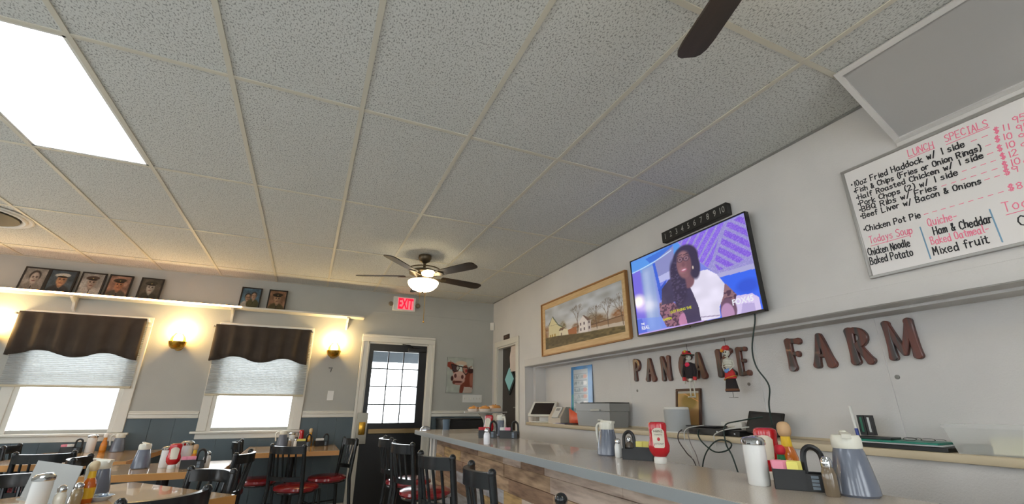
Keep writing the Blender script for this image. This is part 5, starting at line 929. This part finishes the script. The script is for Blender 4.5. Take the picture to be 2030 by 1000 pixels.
def ketchup(loc, rz, label, big=1.0, lettered=False):
    t = thing('ketchup_bottle', label, 'bottle', loc, rz, 'red ketchup bottles'); t.scale = (big, big, big)
    obj('body', B().lathe([(0.018, 0.024), (0.030, 0.030), (0.044, 0.05), (0.047, 0.075), (0.040, 0.10), (0.038, 0.13), (0.041, 0.158), (0.038, 0.170), (0.028, 0.175), (0.0005, 0.175)], n=28, sx=0.66, sy=1.0), M_KET, t)
    obj('cap', B().lathe([(0.027, 0.0), (0.028, 0.004), (0.028, 0.020), (0.024, 0.027), (0.015, 0.028)], n=24, sx=0.9), M_PLW, t)
    g = B(); rr = []
    prof = [(0.066, 0.020), (0.072, 0.024), (0.10, 0.0255), (0.135, 0.027), (0.142, 0.022), (0.148, 0.014), (0.150, 0.004)]
    for z, hw in prof:
        r = np.interp(z, [0.05, 0.075, 0.10, 0.13, 0.158], [0.044, 0.047, 0.040, 0.038, 0.041]); row = []
        for k in range(9):
            y = hw * (k / 4.0 - 1); x = -0.66 * math.sqrt(max(r * r - y * y, 1e-6)) - 0.0008; row.append((x, y, z))
        rr.append(g.ring(row))
    g.skin(rr, cap=False, closed=False); lb = obj('label', g, mat('ketchup_label', (224, 216, 198), 0.5), t)
    if lettered:
        for s, z, sz, c in (('HEINZ', 0.131, 0.014, 'dark_print'), ('TOMATO', 0.118, 0.008, 'dark_print'), ('KETCHUP', 0.080, 0.009, 'dark_print')):
            o = obj('lettering', text_mesh(s, sz), mat(c, (70, 50, 44), 0.5), lb, (-0.0293 if z > .1 else -0.0325, 0, z), (math.radians(90), 0, math.radians(-90)))
        obj('red_mark', B().ball((-0.0275, 0, 0.102), 0.007, 10, (0.25, 1, 1.1)), M_KET, lb)
    return t
def hotsauce(loc, label, h=0.17, liquid=(206, 112, 30), band=(232, 190, 40), cap=(196, 160, 120)):
    t = thing('hot_sauce_bottle', label, 'bottle', loc, 0, 'hot sauce bottles')
    k = h / 0.17; t.scale = (max(1, k * 1.1), max(1, k * 1.1), 1)
    obj('glass_body', B().lathe([(0.021, 0.0), (0.023, 0.004), (0.023, 0.07 * k), (0.018, 0.09 * k), (0.011, 0.105 * k), (0.010, 0.13 * k)], n=18), mat('sauce_%d_%d_%d' % liquid, liquid, 0.15, coat=0.4), t)
    obj('label', B().lathe([(0.0236, 0.018 * k), (0.0236, 0.062 * k)], n=18, cap=False), mat('band_%d_%d_%d' % band, band, 0.5), t); obj('neck_label', B().lathe([(0.0135, 0.10 * k), (0.0118, 0.128 * k)], n=14, cap=False), mat('band_%d_%d_%d' % band, band, 0.5), t)
    obj('cap', B().lathe([(0.012, 0.128 * k), (0.0145, 0.131 * k), (0.0168, 0.138 * k), (0.0175, 0.147 * k), (0.0168, 0.156 * k), (0.0145, 0.163 * k), (0.010, 0.168 * k), (0.005, 0.1697 * k), (0.0005, 0.17 * k)], n=20), mat('cap_%d_%d_%d' % cap, cap, 0.6), t)
    return t
def caddy(loc, rz, label, wire=False):
    """black condiment caddy: packet bin in front, holder with arched handle behind"""
    t = thing('condiment_caddy', label, 'caddy', loc, rz, 'black condiment caddies'); m = M_BLACKP
    g = B(); w, d, h, k, e = 0.046, 0.034, 0.060, 0.002, 0.104
    g.b2(-w, w, -d, d, 0, k).b2(-w, w, -d, -d + k, 0, h).b2(-w, w, d - k, d, 0, h).b2(-w, -w + k, -d, d, 0, h).b2(w - k, w, -d, d, 0, h); obj('packet_bin', g, m, t)
    g = B(); g.b2(w, e, -d, d, 0, k).b2(w, e, -d, -d + k, 0, 0.05).b2(w, e, d - k, d, 0, 0.05).b2(e - k, e, -d, d, 0, 0.05); obj('bottle_tray', g, m, t)
    obj('handle', B().tube(bez([(w + .002, 0, 0.03), (w + .004, 0, 0.10), (w + .018, 0, 0.124), (e - .02, 0, 0.124), (e - .004, 0, 0.10), (e - .002, 0, 0.03)]), 0.0085, 8), m, t)
    for q in range(4): obj('slot', B().b2(w + 0.012, w + 0.032, -d - 0.0008, -d, 0.006 + 0.0105 * q, 0.014 + 0.0105 * q), mat('slot_grey', (116, 128, 140), 0.4), t)
    return t
PK_ME = {}
def packets(root, cols, tagline):
    """sweetener packets standing in the bin of a caddy"""
    n = 0
    for c, x0, x1, cnt, lab in cols:
        if lab not in PK_ME:
            PK_ME[lab] = B().box((0, 0, 0.041), (0.032, 0.0022, 0.076), 0.0006).mesh('sweetener_packet'); PK_ME[lab].materials.append(mat('packet_' + lab, c, 0.6))
        for k in range(cnt):
            M = Matrix.Rotation(root.rotation_euler.z, 4, 'Z'); x = x0 + (x1 - x0) * ((k % 2) * 0.9 + 0.05); y = -0.026 + 0.0072 * k
            p = M @ Vector((x, y, 0.004)); o = obj('sweetener_packet', PK_ME[lab], None, None, (root.location.x + p.x, root.location.y + p.y, root.location.z + p.z), (0.06, rnd.uniform(-.06, .06), root.rotation_euler.z))
            tag(o, '%s sweetener packet in the caddy %s' % (lab, tagline), 'packet', '%s packets %s' % (lab, tagline)); n += 1
PINK, YEL, WHT = (236, 150, 170), (238, 226, 120), (226, 224, 220)
# on the counter, near
syrup((1.556, 0.915, CZ), math.radians(215), 'large grey syrup dispenser at the near right end of the counter')
sugar((1.445, 1.158, CZ), 'glass sugar pourer with chrome lid, nearest on the counter', 1.02)
c1 = caddy((1.478, 1.07, CZ), math.radians(-52), 'black caddy with pink and yellow packets, nearest on the counter')
packets(c1, ((PINK, -0.028, -0.012, 7, 'pink'), (YEL, 0.012, 0.028, 7, 'yellow')), 'nearest on the counter')
shaker((1.468, 0.934, CZ), 'pepper shaker with chrome top beside the near syrup dispenser', (112, 98, 80), 0.110, 0.0195)
hotsauce((1.59, 1.138, CZ), 'tall yellow-labelled hot sauce with wooden cap behind the near caddy', 0.20)
hotsauce((1.535, 1.128, CZ), 'small green-labelled pepper sauce with red cap behind the near caddy', 0.125, (170, 150, 130), (24, 110, 60), (200, 30, 50))
ketchup((1.602, 1.226, CZ), math.radians(25), 'ketchup bottle behind the nearest sugar pourer', 1.0)
# middle of the counter
ketchup((1.555, 1.755, CZ), math.radians(50), 'red ketchup bottle with cream label standing on its white cap', 1.03, True)
syrup((1.54, 2.14, CZ), math.radians(-80), 'grey syrup dispenser with white handle at the middle of the counter')
shaker((1.525, 2.03, CZ), 'white salt shaker against the middle syrup dispenser', (226, 226, 224), 0.092, 0.019)
c2 = caddy((1.575, 1.885, CZ), math.radians(125), 'black caddy with yellow packets at the middle of the counter'); packets(c2, ((YEL, -0.028, -0.012, 6, 'yellow'), (YEL, 0.012, 0.028, 6, 'yellow')), 'at the middle of the counter')
shaker((1.60, 2.03, CZ), 'pepper shaker behind the middle black caddy', (96, 80, 66), 0.10, 0.02)
# far end of the counter
shaker((1.19, 3.06, CZ), 'tall white shaker standing alone near the counter edge', (240, 240, 244), 0.105, 0.022)
syrup((1.60, 3.78, CZ), math.radians(95), 'grey syrup dispenser under the far cake stand')
ketchup((1.535, 3.90, CZ), math.radians(40), 'red ketchup bottle beneath the cake stand plate', 0.98)
c3 = caddy((1.55, 3.55, CZ), math.radians(-40), 'black caddy beside the cake stand at the far counter end'); packets(c3, ((WHT, -0.028, -0.012, 4, 'white'), (PINK, 0.012, 0.028, 4, 'pink')), 'beside the cake stand')
c3b = caddy((1.40, 3.66, CZ), math.radians(-25), 'small black caddy of red jam between white shaker and cake stand'); packets(c3b, (((196, 50, 60), -0.028, -0.012, 5, 'red'), ((196, 50, 60), 0.012, 0.028, 5, 'red')), 'before the cake stand')
t = thing('cake_stand', 'glass pedestal cake stand at the far end of the counter', 'cake stand', (1.56, 4.06, CZ))
M_CG = mat('cut_glass', (206, 206, 202), 0.08, trans=0.45, spec=0.8, coat=0.3)
obj('pedestal', B().lathe([(0.075, 0.0), (0.07, 0.008), (0.03, 0.025), (0.016, 0.05), (0.014, 0.09), (0.024, 0.13), (0.05, 0.165), (0.07, 0.184)], n=28), M_CG, t); obj('plate', B().lathe([(0.07, 0.184), (0.20, 0.188), (0.205, 0.196), (0.20, 0.200), (0.0005, 0.194)], n=40), M_CG, t)
M_BUN = mat('glazed_bun', (206, 140, 66), 0.25, vary=(14, (236, 206, 176), 4, (0.5, 0.66)), coat=0.6)
for k, (dx, dy, s, lab) in enumerate(((-0.105, 0.045, 0.9, 'left cinnamon bun on the cake stand'), (-0.025, -0.05, 0.95, 'middle cinnamon bun on the cake stand'), (0.10, 0.02, 1.12, 'tall right cinnamon bun on the cake stand'))):
    t = thing('cinnamon_bun', lab, 'bun', (1.56 + dx, 4.06 + dy, CZ + 0.198), k, 'cinnamon buns on the cake stand'); t.scale = (s, s, s)
    obj('swirl', B().tube([((0.048 - 0.0021 * q) * math.cos(q * 0.55), (0.048 - 0.0021 * q) * math.sin(q * 0.55), 0.026 + 0.0006 * q) for q in range(22)], 0.02, 8, [0.020 + 0.003 * math.sin(q) for q in range(22)]), M_BUN, t); obj('paper_case', B().lathe([(0.05, 0.0), (0.064, 0.028), (0.062, 0.028), (0.048, 0.003)], n=24), mat('pale_wrap', (222, 206, 190), 0.5), t)
t = thing('glass_dish', 'small domed glass dish at the far counter corner', 'dish', (1.24, 5.03, CZ)); obj('dome', B().lathe([(0.055, 0.0), (0.054, 0.012), (0.04, 0.03), (0.015, 0.04), (0.0005, 0.041)], n=24), mat('silver_glass', (170, 180, 196), 0.08, 0.6), t); obj('base', B().lathe([(0.06, 0.0), (0.06, 0.004), (0.054, 0.005)], n=24), M_CHROME, t)
tag(obj('blue_cup', B().lathe([(0.036, 0.0), (0.042, 0.105), (0.039, 0.105), (0.034, 0.004)], n=22), mat('blue_grey_plastic', (84, 104, 124), 0.35), None, (1.47, 5.03, CZ)), 'blue-grey tumbler at the far end of the counter', 'cup')
# ------------------------------------------------------------------ chairs
M_RED = mat('red_vinyl', (150, 34, 40), 0.18, vary=(5, (132, 26, 34), 3), coat=0.25)
def make_chair(sh, th, label, name='dining_chair', cat='chair'):
    """local: origin under the back, facing +y; sh seat height, th top of the back"""
    t = thing(name, label, cat)
    yb = lambda z: 0.03 - (max(z - sh, 0)) * 0.10 if z > sh else 0.03 - (sh - z) * 0.08
    for s in (-1, 1):
        leg = obj('rear_leg', B().tube([(s * 0.20, yb(0), 0), (s * 0.178, yb(sh), sh), (s * 0.176, yb(sh + 0.15), sh + 0.15), (s * 0.172, yb(th), th - 0.014)], 0.0185, 12), M_BLACK, t); obj('knob', B().ball((s * 0.172, yb(th), th - 0.013), 0.021, 12), M_BLACK, leg)
        obj('front_leg', B().tube([(s * 0.175, 0.40, 0), (s * 0.16, 0.37, sh * 0.6), (s * 0.15, 0.36, sh - 0.03)], 0.0125, 10), M_BLACK, t)
        obj('side_stretcher', B().cyl((s * 0.192, 0.0, sh * 0.42), (s * 0.166, 0.378, sh * 0.42), 0.008), M_BLACK, t)
    def cx(s, z, dep=0.07): return (0.172 * s, yb(z) - dep * (1 - s * s), z)
    n = 12
    obj('top_rail', B().tube([cx(-1 + 2 * k / n, th - 0.045) for k in range(n + 1)], 0, flat=(0.030, 0.066)), M_BLACK, t)
    zl = sh + 0.10
    obj('lower_rail', B().tube([cx(-1 + 2 * k / n, zl, 0.05) for k in range(n + 1)], 0, flat=(0.026, 0.036)), M_BLACK, t)
    for k in range(5):
        s = -0.66 + 0.33 * k; a, b = cx(s, zl, 0.05), cx(s, th - 0.06); obj('spindle', B().cyl(a, b, 0.009, n=8), M_BLACK, t)
    obj('seat_frame', B().tube([(0.172 * math.cos(a), 0.20 + 0.175 * math.sin(a), sh - 0.03) for a in np.linspace(0, 2 * math.pi, 25)], 0.011, 8), M_BLACK, t)
    obj('front_stretcher', B().cyl((-0.164, 0.378, sh * 0.5), (0.164, 0.378, sh * 0.5), 0.008), M_BLACK, t)
    g = B(); g.lathe([(0.12, -0.028), (0.185, -0.026), (0.205, -0.008), (0.200, 0.012), (0.165, 0.026), (0.09, 0.032), (0.0005, 0.033)], n=36, sx=1.0, sy=0.98, c=(0, 0.205, sh)); obj('seat', g, M_RED, t)
    return t
def face(dx, dy): return math.atan2(dy, dx) - math.pi / 2
GRP = 'black spindle-back chairs with red seats'
proto = None
CH = [(-0.075, 5.0, face(.55, .80), 'black spindle chair with red seat, pulled back from the table nearest the exit'),
      (0.535, 5.74, face(-.94, -.30), 'black chair between the wall table and the exit door casing'),
      (-0.545, 5.74, face(1, 0.05), 'black chair on the left side of the table nearest the exit'),
      (-0.40, 4.42, face(-.97, .2), 'black chair on the right side of the middle table'),
      (-0.45, 3.33, face(-.69, -.72), 'black chair between the middle and the nearest table, back toward the camera'),
      (-0.485, 2.53, face(-.68, .73), 'black chair nearest the camera, only its curved top rail showing'),
      (-1.80, 4.94, face(-.05, 1), 'black chair before the table under the left window'),
      (-1.40, 4.44, face(1, .05), 'black chair on the left side of the middle table'),
      (-2.38, 5.86, face(1, 0.1), 'black chair at the left edge under the left window'),
      (-1.44, 3.50, face(.66, -.75), 'black chair at the lower left behind the nearest table')]
for x, y, r, lab in CH:
    if proto is None: proto = make_chair(0.45, 0.845, lab); proto['group'] = GRP; proto.location = (x, y, 0); proto.rotation_euler = (0, 0, r)
    else: dup(proto, (x, y, 0), r, lab, GRP)
st = None
for x, y, a, lab in ((0.745, 4.36, 0, 'black counter stool farthest from the camera, by the exit door'), (0.765, 3.76, 12, 'black counter stool, second from the exit door'), (0.77, 2.80, 18, 'black counter stool, third from the exit door'), (0.82, 2.16, -4, 'black counter stool, fourth from the exit door'), (0.80, 1.20, 0, 'black counter stool nearest the camera, only a knob in view')):
    r = math.radians(a - 90)
    if st is None: st = make_chair(0.56, 0.93, lab, 'counter_stool', 'stool'); st['group'] = 'counter stools'; st.location = (x, y, 0); st.rotation_euler = (0, 0, r)
    else: dup(st, (x, y, 0), r, lab, 'counter stools')
# ------------------------------------------------------------------ tables
M_TOP = mat('oak_laminate', (206, 168, 116), 0.13, vary=(5, (190, 150, 98), 5), stretch=(1, 6, 1), coat=0.5); M_EDGE = mat('oak_edge', (190, 134, 72), 0.4)
def table(cx, cy, w, d, rz, label):
    t = thing('dining_table', label, 'table', (cx, cy, 0), rz, 'oak-topped dining tables'); h = 0.75
    tp = obj('tabletop', B().b2(-w / 2, w / 2, -d / 2, d / 2, h - 0.045, h, 0.003), M_TOP, t)
    e = 0.003
    obj('edge_band', B().b2(-w / 2 - e, w / 2 + e, -d / 2 - e, -d / 2, h - 0.045, h - .002).b2(-w / 2 - e, w / 2 + e, d / 2, d / 2 + e, h - 0.045, h - .002).b2(-w / 2 - e, -w / 2, -d / 2, d / 2, h - 0.045, h - .002).b2(w / 2, w / 2 + e, -d / 2, d / 2, h - 0.045, h - .002), M_EDGE, tp)
    obj('column', B().cyl((0, 0, 0.03), (0, 0, h - 0.06), 0.038, n=16), M_BLACK, t); obj('top_plate', B().b2(-0.2, 0.2, -0.2, 0.2, h - 0.06, h - 0.045), M_BLACK, t)
    obj('cross_base', B().b2(-0.30, 0.30, -0.04, 0.04, 0, 0.035, 0.01).b2(-0.04, 0.04, -0.30, 0.30, 0, 0.035, 0.01), M_BLACK, t); return t
table(-0.045, 5.755, 0.90, 0.85, 0, 'oak table against the wall under the window nearest the exit')
table(-0.89, 4.42, 0.82, 0.68, 0, 'oak table in the middle with a blue-grey syrup dispenser')
table(-0.86, 3.09, 0.95, 0.75, math.atan2(-0.75, 0.66), 'oak table nearest the camera, set diagonally')
table(-1.775, 5.60, 0.95, 1.16, 0, 'oak table against the wall under the left window')
TZ = 0.75
# middle table
syrup((-1.055, 4.43, TZ), math.radians(-60), 'grey syrup dispenser alone on the middle table')
sugar((-0.905, 4.41, TZ), 'glass sugar pourer left of the ketchup on the middle table')
ketchup((-0.84, 4.33, TZ), math.radians(100), 'red ketchup bottle with label on the middle table', 0.98)
sugar((-0.79, 4.43, TZ), 'pale sugar pourer behind the ketchup on the middle table', 1.22)
c4 = caddy((-0.735, 4.30, TZ), math.radians(5), 'black caddy with pink packets on the middle table'); packets(c4, ((PINK, -0.028, -0.012, 5, 'pink'), (PINK, 0.012, 0.028, 5, 'pink')), 'on the middle table')
hotsauce((-0.72, 4.38, TZ), 'orange hot sauce bottle with wooden cap on the middle table', 0.16)
shaker((-0.63, 4.37, TZ), 'white shaker right of the caddy on the middle table', (236, 236, 234), 0.11, 0.026)
# wall table nearest the exit
syrup((-0.17, 6.05, TZ), math.radians(0), 'grey syrup dispenser on the wall table nearest the exit')
sugar((-0.075, 6.05, TZ), 'glass sugar pourer on the wall table nearest the exit')
c5 = caddy((0.03, 5.98, TZ), 0, 'black caddy with yellow packets on the wall table nearest the exit'); packets(c5, ((YEL, -0.028, -0.012, 4, 'yellow'), (YEL, 0.012, 0.028, 4, 'yellow')), 'on the wall table')
ketchup((0.02, 6.10, TZ), 0, 'red ketchup bottle on the wall table nearest the exit', 0.98)
hotsauce((0.12, 6.08, TZ), 'tall yellow hot sauce on the wall table nearest the exit', 0.19, (214, 150, 40), (222, 160, 50), (206, 180, 140))
c6 = caddy((0.22, 6.0, TZ), math.radians(10), 'small black caddy at the right end of the wall table'); packets(c6, ((WHT, -0.028, -0.012, 4, 'white'), (WHT, 0.012, 0.028, 4, 'white')), 'at the right end of the wall table')
shaker((-0.09, 5.96, TZ), 'pepper shaker on the wall table nearest the exit', (120, 104, 84), 0.09, 0.02)
shaker((-0.03, 5.96, TZ), 'salt shaker on the wall table nearest the exit', (226, 226, 222), 0.09, 0.02)
# wall table under the left window
syrup((-1.66, 6.02, TZ), 0, 'grey syrup dispenser on the table under the left window')
hotsauce((-1.77, 6.0, TZ), 'stout amber sauce bottle on the table under the left window', 0.18, (206, 124, 30), (214, 136, 40), (232, 230, 226))
sugar((-1.88, 6.03, TZ), 'sugar pourer with bright lid on the table under the left window', 1.1)
c7 = caddy((-2.04, 6.0, TZ), 0, 'black caddy on the table under the left window'); packets(c7, ((PINK, -0.028, -0.012, 4, 'pink'), (WHT, 0.012, 0.028, 4, 'white')), 'under the left window')
# nearest table
syrup((-0.93, 3.22, TZ), math.radians(-30), 'grey syrup dispenser with ivory handle on the nearest table')
sugar((-1.01, 2.83, TZ), 'large sugar pourer at the lower left on the nearest table', 1.05)
shaker((-0.945, 2.86, TZ), 'salt shaker beside the lower left sugar pourer', (222, 218, 204), 0.105, 0.022)
shaker((-0.91, 2.93, TZ), 'pepper shaker beside the lower left salt shaker', (150, 132, 100), 0.105, 0.022)
hotsauce((-0.905, 3.03, TZ), 'yellow and red hot sauce with wooden cap on the nearest table', 0.185, (196, 96, 26), (226, 180, 40), (206, 186, 150))
t = thing('menu_card', 'pale grey plastic menu card standing on the nearest table', 'menu', (-1.10, 3.13, TZ), math.atan2(-0.47, 0.38)); 
obj('sheet', B().box((0, 0.012, 0.085), (0.50, 0.003, 0.17), 0, (math.radians(-8), 0, 0)), mat('pale_grey_menu', (158, 160, 158), 0.45), t); obj('stand_foot', B().b2(-0.2, 0.2, -0.03, 0.045, 0.0, 0.004), mat('pale_grey_menu', (176, 178, 176), 0.35), t)
t = thing('jam_dish', 'clear dish of wrapped jam on the nearest table by the syrup', 'dish', (-0.86, 3.08, TZ)); obj('bowl', B().lathe([(0.03, 0.0), (0.055, 0.02), (0.052, 0.021), (0.028, 0.004)], n=20), mat('clear_dish', (200, 210, 220), 0.1, coat=0.5), t); obj('wrapped_jam', B().box((0, 0, 0.022), (0.05, 0.04, 0.016), 0.006, seg=2).box((0.015, -0.02, 0.026), (0.04, 0.03, 0.014), 0.006), mat('foil', (190, 206, 224), 0.15, 0.5), t)
